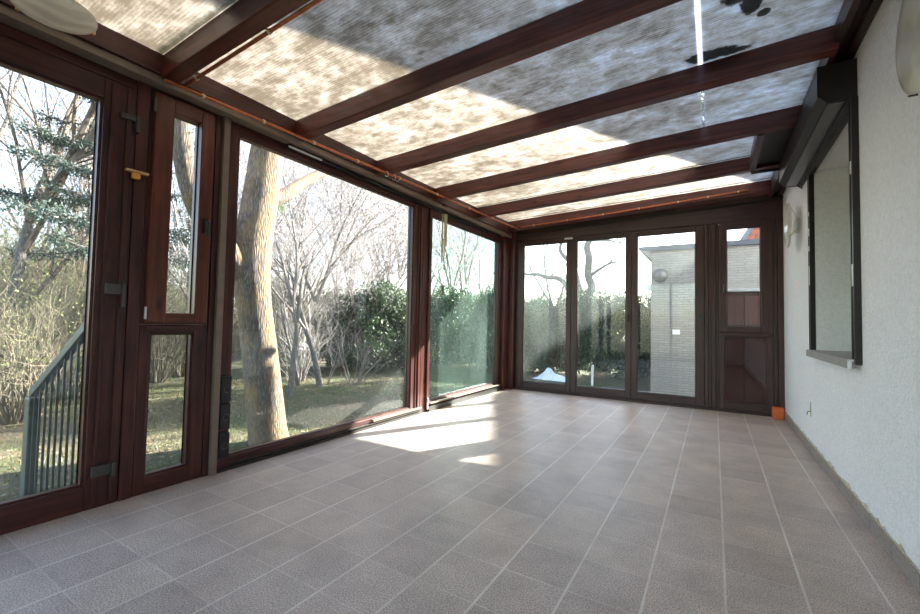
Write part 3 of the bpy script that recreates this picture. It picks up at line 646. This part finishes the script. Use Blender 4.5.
nb = tag(empty('neighbour_house', (3, 14, GZ)), 'red tiled gabled house rising behind the outbuilding', 'house')
# low gable whose red verge shows in the narrow sash, and an unseen tall block added to cut the sun patch
MB().prism([(.85, GZ), (2.7, GZ), (2.7, 3.4), (1.86, 4.6), (.85, 3.3)], lambda p: (p[0], 13.9, p[1]), lambda p: (p[0], 20, p[1])).build('wing_wall', M_WHITE, nb)
MB().prism([(.52, 3.28), (.62, 3.22), (1.86, 5.15), (3.1, 3.3), (3.2, 3.4), (1.86, 5.45)], lambda p: (p[0], 13.6, p[1]), lambda p: (p[0], 20.2, p[1])).build('verge', M_SLATE, nb)
MB().prism([(.62, 3.22), (.98, 3.22), (1.86, 4.55), (2.75, 3.22), (3.1, 3.3), (1.86, 5.15)], lambda p: (p[0], 13.55, p[1]), lambda p: (p[0], 20.1, p[1])).build('tiled_gable', M_TILE, nb)
MB().prism([(3.25, GZ), (10.5, GZ), (10.5, 7.0), (6.2, 8.80), (3.25, 6.93)], lambda p: (p[0], 16, p[1]), lambda p: (p[0], 22, p[1])).build('sunblock_wall', M_WHITE, nb)
MB().prism([(2.95, 6.84), (6.2, 8.897), (10.9, 6.8), (10.9, 7.0), (6.2, 9.11), (2.95, 7.04)], lambda p: (p[0], 15.95, p[1]), lambda p: (p[0], 22.3, p[1])).build('sunblock_roof', M_TILE, nb)
cp = tag(empty('garden_cupboard', (.4, 7.1, -.42)), 'brown wooden cupboard with a white top outside the narrow sash', 'cupboard')
MB().box(.06, .64, 6.95, 7.4, -.42, 1.50).build('carcass', M_CUP, cp, bevel=.01)
MB().box(.10, .345, 6.93, 6.948, -.30, 1.44).build('cupboard_door', M_CUP, cp, bevel=.008)
MB().box(.355, .60, 6.93, 6.948, -.30, 1.44).build('cupboard_door', M_CUP, cp, bevel=.008)
MB().box(.03, .66, 6.90, 7.43, 1.505, 1.545).build('top_board', M_WHITE, cp, bevel=.004)

tp = MB(); n = 16; vs = [(-3.85, 11.0, -.17)]; fs = []
for ring, (rr, zz) in enumerate(((.10, -.06), (.24, -.24), (.50, -.42), (.72, -.52))):
    for k in range(n):
        a = 2*math.pi*k/n; q = .5*rr*(1+.18*math.sin(3*a+ring)+.1*math.sin(7*a)); vs.append((-3.85+q*math.cos(a)*1.2+(.25 if ring > 1 and math.cos(a) > .5 else 0), 11.0+q*math.sin(a), -.5+(zz+.5)*.62+.03*math.sin(5*a+ring)))
for k in range(n): fs.append((0, 1+k, 1+(k+1) % n))
for ring in range(3):
    for k in range(n): k2 = (k+1) % n; o_ = 1+ring*n; fs.append((o_+k, o_+n+k, o_+n+k2, o_+k2))
tp.add(vs, fs); tag(tp.build('garden_tarp', M_TARP, smooth=True), 'pale blue tarpaulin heap on the ground behind the far glazing', 'tarpaulin')
tag(MB().tube([(-2.62, 10.75, -.52), (-2.62, 10.75, -.10), (-2.61, 10.75, .0)], [.03, .03, .028], 10).build('garden_stake', M_WHITE), 'short white stake in the lawn behind the far glazing', 'stake')
# white folding chair far in the garden
gc = tag(empty('garden_chair', (-12.6, 9.9, GZ)), 'white garden chair far off beyond the big trunk', 'chair')
X0, Y0_ = -12.6, 9.9
MB().box(X0-.25, X0+.25, Y0_-.25, Y0_+.25, -.08, -.03).build('seat', M_WHITE, gc)
MB().bar((X0-.1, Y0_+.25, -.03), (X0-.05, Y0_+.55, .75), .5, .03, (1,0,0)).build('backrest', M_WHITE, gc)
for a, b_ in ((-1,-1),(1,-1),(1,1),(-1,1)):
    MB().bar((X0+a*.22, Y0_+b_*.22, -.05), (X0+a*.26, Y0_+b_*.30, GZ-.02), .03, .03, (1,0,0)).build('leg', M_WHITE, gc)

# ------------------------------------------------------------------ outside: plants
def rnd_perp(d):
    v = Vector((R.gauss(0,1), R.gauss(0,1), R.gauss(0,1))); v -= d*v.dot(d); return v.normalized()
def grow(mb, tips, p, d, ln, r, lvl, maxl, spread=.6, up=.15, nseg=5, kids=4, wob=.16, sides=(8,6,4,3,3)):
    pts = [p.copy()]; rs = [r]; dd = d.copy()
    for i in range(nseg):
        dd = (dd + rnd_perp(dd)*wob + Vector((0,0,up*.25))).normalized(); p = p + dd*(ln/nseg); pts.append(p.copy()); rs.append(r*(1-.62*(i+1)/nseg))
    mb[min(lvl, 1) if len(mb) == 2 else 0].tube(pts, rs, sides[min(lvl, 4)], cap=False)
    tips.append((p.copy(), dd.copy()))
    if lvl < maxl:
        for k in range(kids):
            t = .25 + .75*(k+R.random())/kids; i = min(nseg-1, int(t*nseg)); q = pts[i].lerp(pts[i+1], t*nseg-i)
            nd = ((pts[i+1]-pts[i]).normalized()*(1-spread*.5) + rnd_perp(dd)*spread + Vector((0,0,up))).normalized()
            grow(mb, tips, q, nd, ln*R.uniform(.5,.72), max(.003, rs[i]*R.uniform(.42,.6)), lvl+1, maxl, spread, up, max(3, nseg-1), kids, wob*1.15, sides)

def leafquad(vs, fs, p, s, n=None):
    n = n or Vector((R.gauss(0,1), R.gauss(0,1), R.gauss(0,1))).normalized(); a = n.orthogonal().normalized(); b = n.cross(a)
    t = R.random()*6.28; a, b = a*math.cos(t)+b*math.sin(t), b*math.cos(t)-a*math.sin(t)
    o = len(vs); vs += [tuple(p-a*s), tuple(p+b*s*.35), tuple(p+a*s), tuple(p-b*s*.35)]; fs.append((o, o+1, o+2, o+3))

def bare_tree(base, height, r, label, seed, lean=(0,0,1), maxl=4, kids=5, spread=.62, mat=B_GREY, tmat=B_TWIG, buds=0, group='bare trees in the garden', name='bare_tree'):
    R.seed(seed); b = Vector(base); root = tag(empty(name, base), label, 'tree', group)
    A, T, tips = MB(), MB(), []
    grow([A, T], tips, b-Vector((0,0,.1)), Vector(lean).normalized(), height*.55, r, 0, maxl, spread, .16, 7, kids, .10)
    for k in range(3):
        d = Vector((R.uniform(-.5,.5), R.uniform(-.5,.5), 1)).normalized()
        grow([A, T], tips, b+Vector(lean).normalized()*height*.35, d, height*.5, r*.55, 1, maxl, spread, .16, 6, kids, .12)
    A.build('trunk', mat, root, smooth=True); T.build('branches', tmat, root)
    if buds:
        vs, fs = [], []
        for p, d in tips:
            for k in range(buds): leafquad(vs, fs, p + Vector((R.gauss(0,.13), R.gauss(0,.13), R.gauss(0,.13))), .026)
        MB().add(vs, fs).build('buds', F_BUD, root)
    return root
def shrub(base, height, width, label, seed, stems=22, mat=B_TWIGD, leaf=None, nleaf=2, ls=.03, maxl=3, name='bare_shrub', group='shrubs in the garden'):
    R.seed(seed); b = Vector(base); root = tag(empty(name, base), label, 'shrub', group); T, tips = MB(), []
    for k in range(stems):
        a = R.random()*6.28; s = R.random()*width/height
        grow([T], tips, b+Vector((math.cos(a)*.08*width, math.sin(a)*.08*width, -.05)), Vector((math.cos(a)*s, math.sin(a)*s, 1)).normalized(), height*R.uniform(.5,.8), R.uniform(.010,.022), 1, maxl, .55, .12, 5, 4, .16)
    T.build('stems', mat, root)
    if leaf:
        vs, fs = [], []
        for p, d in tips:
            for k in range(nleaf): leafquad(vs, fs, p + Vector((R.gauss(0,.1), R.gauss(0,.1), R.gauss(0,.1))), ls)
        MB().add(vs, fs).build('leaves', leaf, root)
    return root
def evergreen(base, w, h, label, seed, n=16000, mat=F_DARK, ls=.055, name='evergreen_bush', group='evergreen bushes and hedge plants', cat='bush', taper=.5, z0=.12):
    R.seed(seed); b = Vector(base); root = tag(empty(name, base), label, cat, group)
    lumps = []
    for k in range(60):
        t = R.random(); a = R.random()*6.28; rr = w*.5*(1-taper*t**1.5)*math.sqrt(R.random())
        lumps.append((Vector((rr*math.cos(a), rr*math.sin(a), z0*h+t*(.92-z0)*h)), R.uniform(.13,.24)*w))
    vs, fs = [], []
    for k in range(n):
        c, r = R.choice(lumps); d = Vector((R.gauss(0,1), R.gauss(0,1), R.gauss(0,1))).normalized()
        leafquad(vs, fs, b + c + d*r*R.uniform(.75,1.12), ls*R.uniform(.6,1.3))
    MB().add(vs, fs).build('foliage', mat, root)
    T = MB(); T.tube([b-Vector((0,0,.1)), b+Vector((.02,0,h*.5)), b+Vector((0,.02,h*.85))], [.07*w, .045*w, .01*w], 8)
    for c, r in lumps[::3]: T.tube([b+Vector((0,0,max(.05,c.z-.35*w))), b+c], [.02*w, .007*w], 5)
    T.build('stem', B_GREY, root); return root
def clone(root, loc, rz_, s, label):
    c = copy_tree(root); c.location = loc; c.rotation_euler.z = rz_; c.scale = (s[0], s[1], s[2]) if isinstance(s, tuple) else (s, s, s); c['label'] = label; return c

# the big trunk right outside the large pane, with its fork
bt = tag(empty('garden_tree', (-4.6, 3.25, GZ)), 'big rugged lichen covered trunk right outside the large left pane', 'tree')
R.seed(3)
K = 4.6/4.2
def P(y, z, x=-4.6): return Vector((x, y*K*(x/-4.6), 1+(z-1)*K*(x/-4.6)))
T = MB()
def smooth_pts(pts, rs, n=4):
    o, q = [], []
    for i in range(len(pts)-1):
        p0, p1, p2, p3 = pts[max(0,i-1)], pts[i], pts[i+1], pts[min(len(pts)-1,i+2)]
        for k in range(n):
            t = k/n; o.append(.5*((2*p1)+(p2-p0)*t+(2*p0-5*p1+4*p2-p3)*t*t+(3*p1-p0-3*p2+p3)*t**3)); q.append(rs[i]+(rs[i+1]-rs[i])*t)
    return o+[pts[-1]], q+[rs[-1]]
pts, rs = smooth_pts([P(2.93,-.55), P(2.87,-.2), P(2.75,.6), P(2.66,1.15), P(2.60,1.6), P(2.66,2.1), P(2.73,2.7), P(2.80,3.6), P(2.7,4.8)], [.27,.215,.195,.185,.22,.20,.19,.165,.12])
T.tube(pts, rs, 20)
pts, rs = smooth_pts([P(2.56,1.45), P(2.36,1.66), P(2.13,1.93), P(1.97,2.25), P(1.88,2.7), P(1.86,3.3), P(1.7,4.4)], [.16,.14,.115,.10,.09,.08,.06]); T.tube(pts, rs, 14)
pts, rs = smooth_pts([P(2.72,2.25), P(3.0,2.44), P(3.2,2.62,-4.75), P(3.5,2.85,-4.9), P(3.9,3.1,-5.2)], [.10,.085,.07,.06,.045]); T.tube(pts, rs, 12)
to = T.build('trunk', B_BIG, bt, smooth=True)
T2, tips = MB(), []
for k in range(9):
    q = P(R.uniform(1.8,3.4), R.uniform(2.9,4.4), R.uniform(-5.2,-4.3)); grow([T2], tips, q, Vector((R.gauss(0,.6), R.gauss(0,.6), .6)).normalized(), 1.6, .03, 1, 3, .6, .05, 5, 4, .18)
T2.build('branches', B_TWIGD, bt)
ms = []; vs, fs = [], []
for k in range(5200):
    z = R.uniform(1.40, 2.05); t = R.random(); c = P(2.62 + R.gauss(-.02,.0), z) if t < .7 else P(R.uniform(2.78,2.98), 2.30)
    a = R.uniform(2.2, 5.0)
    rr = .225 if t < .7 else .08
    leafquad(vs, fs, c + Vector((math.cos(a)*-rr*(-1), math.sin(a)*rr, R.gauss(0,.05))), .012)
MB().add(vs, fs).build('moss', F_LIGHT, bt)

# near bare tree seen in the door glass, blue spruce, thicket
def at(px, py, X):   # pixel -> point on the plane x = X (used only to pick where plants stand)
    r_, u_, f_ = Vector((.85396511,.51996288,.01954952)), Vector((.00278775,-.04214286,.99910771)), Vector((-.5203228,.85314863,.03743806))
    d = (px-460)*r_ - (py-307)*u_ + 416.98*f_; return Vector((0,0,1)) + d*(X/d.x)
def foot(px, X): q = at(px, 330, X); return (q.x, q.y, gz(q.x, q.y))

TG = 'bare trees in the garden'
t1 = bare_tree(foot(8, -9.5), 8.5, .11, 'slender bare tree rising along the left edge of the picture', 11, (.02,.05,1), 4, 5, .6, B_GREY, B_TWIGD)
t2 = bare_tree(foot(330, -10.5), 7.0, .09, 'bare tree with pale budding twigs left of the evergreen bush', 12, (0,.1,1), 4, 5, .62, B_GREY, B_TWIG, 12)
t3 = bare_tree(foot(385, -12.), 8.0, .10, 'bare tree with pale budding twigs behind the evergreen bush', 13, (0,0,1), 4, 5, .65, B_GREY, B_TWIG, 12)
for i, (px, X, s, src, lb) in enumerate((
    (292, -7.0, .62, t3, 'fine twigged young tree close to the big trunk'), (322, -7.6, .8, t2, 'fine twigged young tree over the leaning stems'), (345, -11.5, 1.15, t3, 'fine twigged young tree above the evergreen bush'),
    (372, -12.2, 1.25, t2, 'fine twigged tree above the right part of the evergreen bush'), (398, -12.5, 1.25, t3, 'fine twigged tree at the right edge of the large pane'), (310, -16, 1.4, t2, 'tall distant tree with a crown of fine twigs'),
    (360, -17, 1.5, t3, 'tallest distant tree with a crown of fine twigs'), (70, -13, 1.0, t2, 'fine twigged tree behind the spruce'), (465, -13, 1.3, t3, 'tall fine twigged tree far behind the hazy pane'), (200, -10, .8, t2, 'fine twigged tree seen beside the curved limb'),
    (52, -15, 1.1, t1, 'distant bare tree behind the blue green conifer'), (-60, -12, 1.0, t3, 'bare tree just beyond the left picture edge'),
    (180, -16, 1.1, t1, 'distant bare tree seen through the narrow window'), (285, -14, .95, t3, 'distant pale twigged tree right of the big trunk'),
    (300, -8.2, .55, t2, 'small pale twigged tree nearest to the big trunk'), (355, -9.3, .62, t2, 'small pale twigged tree in front of the evergreen bush'),
    (420, -15, 1.2, t2, 'distant pale twigged tree behind the post of the large pane'), (450, -9.5, .9, t3, 'pale twigged tree behind the hazy pane'),
    (485, -11, 1.0, t2, 'pale twigged tree farthest right behind the hazy pane'), (110, -19, 1.2, t3, 'distant bare tree hidden mostly by the door post'),
    (20, -20, 1.25, t2, 'tall bare tree far off at the left edge'))):
    clone(src, foot(px, X), i*1.9, s, lb)

# conifer: whorls of drooping branches carrying needle tufts
def spruce(base, h, w, label, seed, mat=F_BLUE):
    R.seed(seed); b = Vector(base); root = tag(empty('spruce_tree', base), label, 'tree', 'conifers in the garden')
    T = MB(); T.tube([b-Vector((0,0,.1)), b+Vector((0,.05,h*.5)), b+Vector((.05,0,h))], [.13,.08,.015], 10); vs, fs = [], []
    z = 2.7
    while z < h*.98:
        rad = w*(1-z/h)**.8+.1
        for k in range(5):
            a = R.random()*6.28; d = Vector((math.cos(a), math.sin(a), 0)); L_ = rad*R.uniform(.7,1.1); pts = []
            for i in range(6):
                t = i/5; pts.append(b + Vector((0,0,z)) + d*L_*t + Vector((0,0,-.28*L_*t+.22*L_*t*t)))
            T.tube(pts, [.022*(1-.7*i/5) for i in range(6)], 4, False)
            for j in range(int(75*L_)):
                t = R.uniform(.15,1); i = min(4, int(t*5)); q = pts[i].lerp(pts[i+1], t*5-i); side = d.cross(Vector((0,0,1)))*R.gauss(0,.16*L_*(1.15-t))
                q = q + side + Vector((0,0,R.uniform(-.10,.03)))
                for m_ in range(4): leafquad(vs, fs, q + Vector((R.gauss(0,.035), R.gauss(0,.035), R.gauss(0,.03))), .034)
        z += .42
    T.build('trunk', B_GREY, root); MB().add(vs, fs).build('needles', mat, root); return root
sp = spruce(foot(100, -9.0), 6.8, 2.6, 'blue green spruce seen in the upper part of the door glass', 21)
clone(sp, foot(205, -13), 2, .9, 'spruce seen through the narrow window behind the curved limb')
clone(sp, foot(246, -16), 4, 1.1, 'spruce at the left edge of the large pane')

# undergrowth and bushes
SG = 'shrubs in the garden'
s1 = shrub(foot(30, -10.5), 2.2, 1.6, 'brown bare thicket at the left edge under the spruce', 31, 46, simple('thicket_twigs', (.17,.145,.10), .9, 0, .3, 3), F_LIGHT, 1, .026)
s2 = shrub(foot(355, -7.2), 1.5, 1.3, 'bare curly shrub in front of the evergreen bush', 32, 9, B_TWIG, None)
s3 = shrub(foot(300, -8.8), 2.6, 1.4, 'leafless shrub with leaning stems right of the big trunk', 33, 22, B_TWIG, F_LIGHT, 1, .02)
for i, (px, X, s, src, lb) in enumerate((
    (18, -8.2, .8, s1, 'low bare thicket nearest the left picture edge'), (-8, -9.2, .9, s1, 'low bare thicket cut by the left picture edge'), (40, -14, 1.5, s1, 'thicket between the far tree and the stair railing'),
    (95, -14.5, 1.6, s1, 'thicket behind the spruce trunk'), (235, -18, 1.8, s1, 'distant thicket just left of the big trunk'), (318, -15, 1.5, s1, 'distant thicket behind the leaning stems'),
    (345, -13, 1.5, s1, 'distant thicket behind the largest evergreen'), (130, -16, 1.8, s1, 'far thicket hidden by the door post'), (-25, -16, 1.9, s1, 'far thicket past the left edge'),
    (-40, -11, 1.2, s1, 'bare thicket beyond the left picture edge'), (5, -13, 1.4, s1, 'bare thicket far back at the left edge'), (62, -12, 1.3, s1, 'bare thicket behind the stair railing'),
    (78, -9.8, .9, s1, 'low bare thicket just left of the door post'), (110, -12, 1.4, s1, 'bare thicket behind the wide door post'), (158, -11, 1.1, s1, 'dry thicket at the left of the narrow low pane'),
    (182, -11.5, 1.0, s1, 'dry thicket at the right of the narrow low pane'), (215, -12, 1.3, s1, 'bare thicket behind the bronze strip'), (255, -15, 1.3, s1, 'bare thicket behind the big trunk'),
    (285, -17, 1.5, s1, 'bare thicket far right of the big trunk'), (45, -17, 1.9, s1, 'tall thicket at the far end of the lawn'), (150, -18, 1.9, s1, 'tall thicket far beyond the narrow window'),
    (-90, -14, 1.6, s1, 'thicket far outside the left picture edge'), (325, -8.0, .9, s2, 'bare curly shrub right of the leaning stems'))):
    clone(src, foot(px, X), i*1.3, s, lb)
e1 = evergreen(foot(375, -9.0), 2.2, 2.6, 'large dark evergreen bush in the middle of the large pane', 41, 20000)
clone(e1, foot(340, -10.3), 1.2, .95, 'dark evergreen bush left of the largest one')
clone(e1, foot(403, -8.6), 2.2, (.8,.8,.92), 'dark evergreen bush by the right edge of the large pane')
clone(e1, foot(446, -8.2), .7, (1.,1.,1.02), 'evergreen hedge bush at the left of the hazy pane')
clone(e1, foot(474, -8.0), 3.1, (1.0,1.0,.98), 'evergreen hedge bush in the middle of the hazy pane')
clone(e1, foot(497, -8.0), 4.4, (1.1,1.1,1.05), 'evergreen hedge bush at the right of the hazy pane')
clone(e1, foot(268, -19), 5.1, (1.2,1.2,1.3), 'evergreen bush far off beside the big trunk')
# hedge along the end of the garden behind the far glazing
hd = [(-6.3, 12.4, 1.02), (-5.35, 12.7, .93), (-4.5, 12.5, .90), (-3.7, 12.8, .96), (-2.9, 12.5, .92), (-2.1, 12.8, .90), (-1.35, 13.3, .95)]
hl = ['at the corner post', 'left in the leftmost far leaf', 'right in the leftmost far leaf', 'behind the stile of the far leaves', 'left in the middle far leaf', 'right in the middle far leaf', 'beside the outbuilding corner']
for (x, y, s), l_ in zip(hd, hl): clone(e1, (x, y, gz(x, y)), x*2.1, (s*.75, s*.7, s), 'dark hedge bush '+l_)
s4 = shrub((-5.6, 11.2, gz(-5.6, 11.2)), 1.7, 1.5, 'leafy shrub in front of the hedge in the leftmost far leaf', 35, 14, B_TWIGD, F_LIGHT, 2, .035)
tt = evergreen((-.09, 17., gz(-.09, 17.)), 4.2, 9.6, 'unseen tall evergreen tree added behind the outbuilding to shade the lawn', 44, 9000, F_DARK, .13, 'added_shade_tree', 'conifers in the garden', 'tree', .3, .68)  # unseen crown, added to throw shade on the left lawn
b1 = bare_tree((-5.2, 15.8, gz(-5.2, 15.8)), 5.6, .09, 'thin bare tree behind the crooked one beyond the hedge', 51, (-.05,0,1), 3, 4, .75, B_GREY, B_GREY, 0)
def aty(px, py, Y):
    r_, u_, f_ = Vector((.85396511,.51996288,.01954952)), Vector((.00278775,-.04214286,.99910771)), Vector((-.5203228,.85314863,.03743806))
    d = (px-460)*r_ - (py-307)*u_ + 416.98*f_; return Vector((0,0,1)) + d*(Y/d.y)
kb = aty(581, 330, 14.2); kt = tag(empty('crooked_tree', (kb.x, 14.2, GZ)), 'crooked bare tree with a thick bent limb in the middle far leaf', 'tree', 'bare trees in the garden')
T = MB()
pts, rs = smooth_pts([Vector((kb.x, 14.2, GZ-.1)), aty(581, 330, 14.2), aty(585, 298, 14.2), aty(592, 288, 14.2), aty(588, 275, 14.2), aty(589, 258, 14.2), aty(587, 246, 14.2), aty(592, 236, 14.2), aty(599, 215, 14.4)], [.24,.20,.155,.14,.125,.12,.11,.09,.05]); T.tube(pts, rs, 12)
pts, rs = smooth_pts([aty(581, 318, 14.2), aty(570, 292, 14.1), aty(565, 283, 14.0), aty(557, 278, 13.9), aty(548, 277.5, 13.8), aty(538, 274.5, 13.7), aty(524, 274, 13.6), aty(505, 268, 13.5)], [.15,.12,.10,.085,.075,.06,.045,.03]); T.tube(pts, rs, 10)
pts, rs = smooth_pts([aty(583, 305, 14.2), aty(579, 285, 14.2), aty(574, 268, 14.1), aty(566, 258, 14.0), aty(560, 250, 14.0), aty(563, 238, 14.0)], [.11,.09,.08,.075,.06,.04]); T.tube(pts, rs, 10)
pts, rs = smooth_pts([aty(590, 276, 14.2), aty(600, 269, 14.1), aty(611, 263, 14.0), aty(624, 262, 14.0)], [.07,.05,.035,.015]); T.tube(pts, rs, 8)
pts, rs = smooth_pts([aty(592, 240, 14.2), aty(606, 240, 14.1), aty(621, 243, 14.0)], [.06,.04,.015]); T.tube(pts, rs, 8)
T.build('trunk', B_GREY, kt, smooth=True)
R.seed(77); T, tips = MB(), []
for px, py, Y in ((611,263,14.0),(605,266,14.05),(621,243,14),(538,274.5,13.7),(550,278,13.8),(561,252,14),(590,245,14.2),(524,274,13.6),(563,240,14)):
    for k in range(2): grow([T], tips, aty(px, py, Y), Vector((R.gauss(0,.8), R.gauss(0,.3), .6)).normalized(), .8, .02, 1, 3, .7, .08, 4, 4, .2)
T.build('branches', B_GREY, kt)
clone(b1, (-6.3, 15.5, gz(-6.3, 15.5)), 2.4, .8, 'bare tree behind the leftmost far leaf')

# grass blades and fallen leaves near the windows
R.seed(61); vs, fs = [], []
for k in range(26000):
    x = -2.95 - 9*R.random()**1.5; y = R.uniform(-.5, 9) if R.random() < .7 else R.uniform(0, 5)
    if -4.2 < x and -.5 < y < 1.02: continue
    z = gz(x, y); a = R.random()*6.28; h = R.uniform(.03,.09); w_ = .004; lx, ly = R.gauss(0,.03), R.gauss(0,.03)
    o = len(vs); vs += [(x-w_*math.cos(a), y-w_*math.sin(a), z-.005), (x+w_*math.cos(a), y+w_*math.sin(a), z-.005), (x+lx, y+ly, z+h)]; fs.append((o, o+1, o+2))
tag(MB().add(vs, fs).build('grass', F_GRASS), 'short rough grass on the lawn outside the left windows', 'grass', kind='stuff')
vs, fs = [], []
for k in range(9000):
    x = -2.95 - 9*R.random()**1.3; y = R.uniform(-.5, 8.5)
    if -4.2 < x and -.5 < y < 1.02: continue
    leafquad(vs, fs, Vector((x, y, gz(x, y)+.012)), R.uniform(.02,.045), Vector((R.gauss(0,.3), R.gauss(0,.3), 1)).normalized())
tag(MB().add(vs, fs).build('fallen_leaves', F_DRY), 'dry brown leaves scattered over the lawn', 'leaves', kind='stuff')

# ------------------------------------------------------------------ light, sky, camera
S = Vector((.463, .887, .579)).normalized()
sl = bpy.data.lights.new('sun', 'SUN'); sl.energy = 11.5; sl.angle = math.radians(.6); sl.color = (1.0, .95, .88)
so_ = bpy.data.objects.new('sun', sl); COL.objects.link(so_); so_.rotation_euler = S.to_track_quat('Z', 'Y').to_euler()
wd = bpy.data.worlds.new('sky'); SC.world = wd; wd.use_nodes = True; nt = wd.node_tree; nt.nodes.clear()
sky = N(nt, 'ShaderNodeTexSky'); sky.sky_type = 'NISHITA'; sky.sun_disc = False; sky.sun_elevation = math.asin(S.z); sky.sun_rotation = math.atan2(S.x, S.y); sky.air_density = 1.0; sky.dust_density = 1.1; sky.ozone_density = 1.0
bg = N(nt, 'ShaderNodeBackground'); bg.inputs[1].default_value = .22; wo = N(nt, 'ShaderNodeOutputWorld')
L(nt, mixc(nt, 1, sky.outputs[0], (1.07,1.0,.93), 'MULTIPLY'), bg.inputs[0]); L(nt, bg.outputs[0], wo.inputs[0])

cam = bpy.data.cameras.new('camera'); co_ = bpy.data.objects.new('camera', cam); COL.objects.link(co_)
r_, u_, f_ = Vector((.85396511,.51996288,.01954952)), Vector((.00278775,-.04214286,.99910771)), Vector((-.5203228,.85314863,.03743806))
m = Matrix((( r_.x, u_.x, -f_.x, 0), (r_.y, u_.y, -f_.y, 0), (r_.z, u_.z, -f_.z, 1.0), (0,0,0,1)))
co_.matrix_world = m; cam.sensor_width = 36; cam.sensor_fit = 'HORIZONTAL'; cam.lens = 416.98/920*36; cam.clip_start = .02; cam.clip_end = 300
SC.camera = co_
vs_ = SC.view_settings; vs_.view_transform = 'Standard'; vs_.look = 'None'; vs_.gamma = 1; vs_.use_curve_mapping = False; vs_.exposure = 2.2
cy = SC.cycles; cy.max_bounces = 10; cy.diffuse_bounces = 5; cy.glossy_bounces = 4; cy.transparent_max_bounces = 40; cy.transmission_bounces = 6
cy.use_denoising = True; cy.sample_clamp_indirect = 6; cy.caustics_reflective = False; cy.caustics_refractive = False
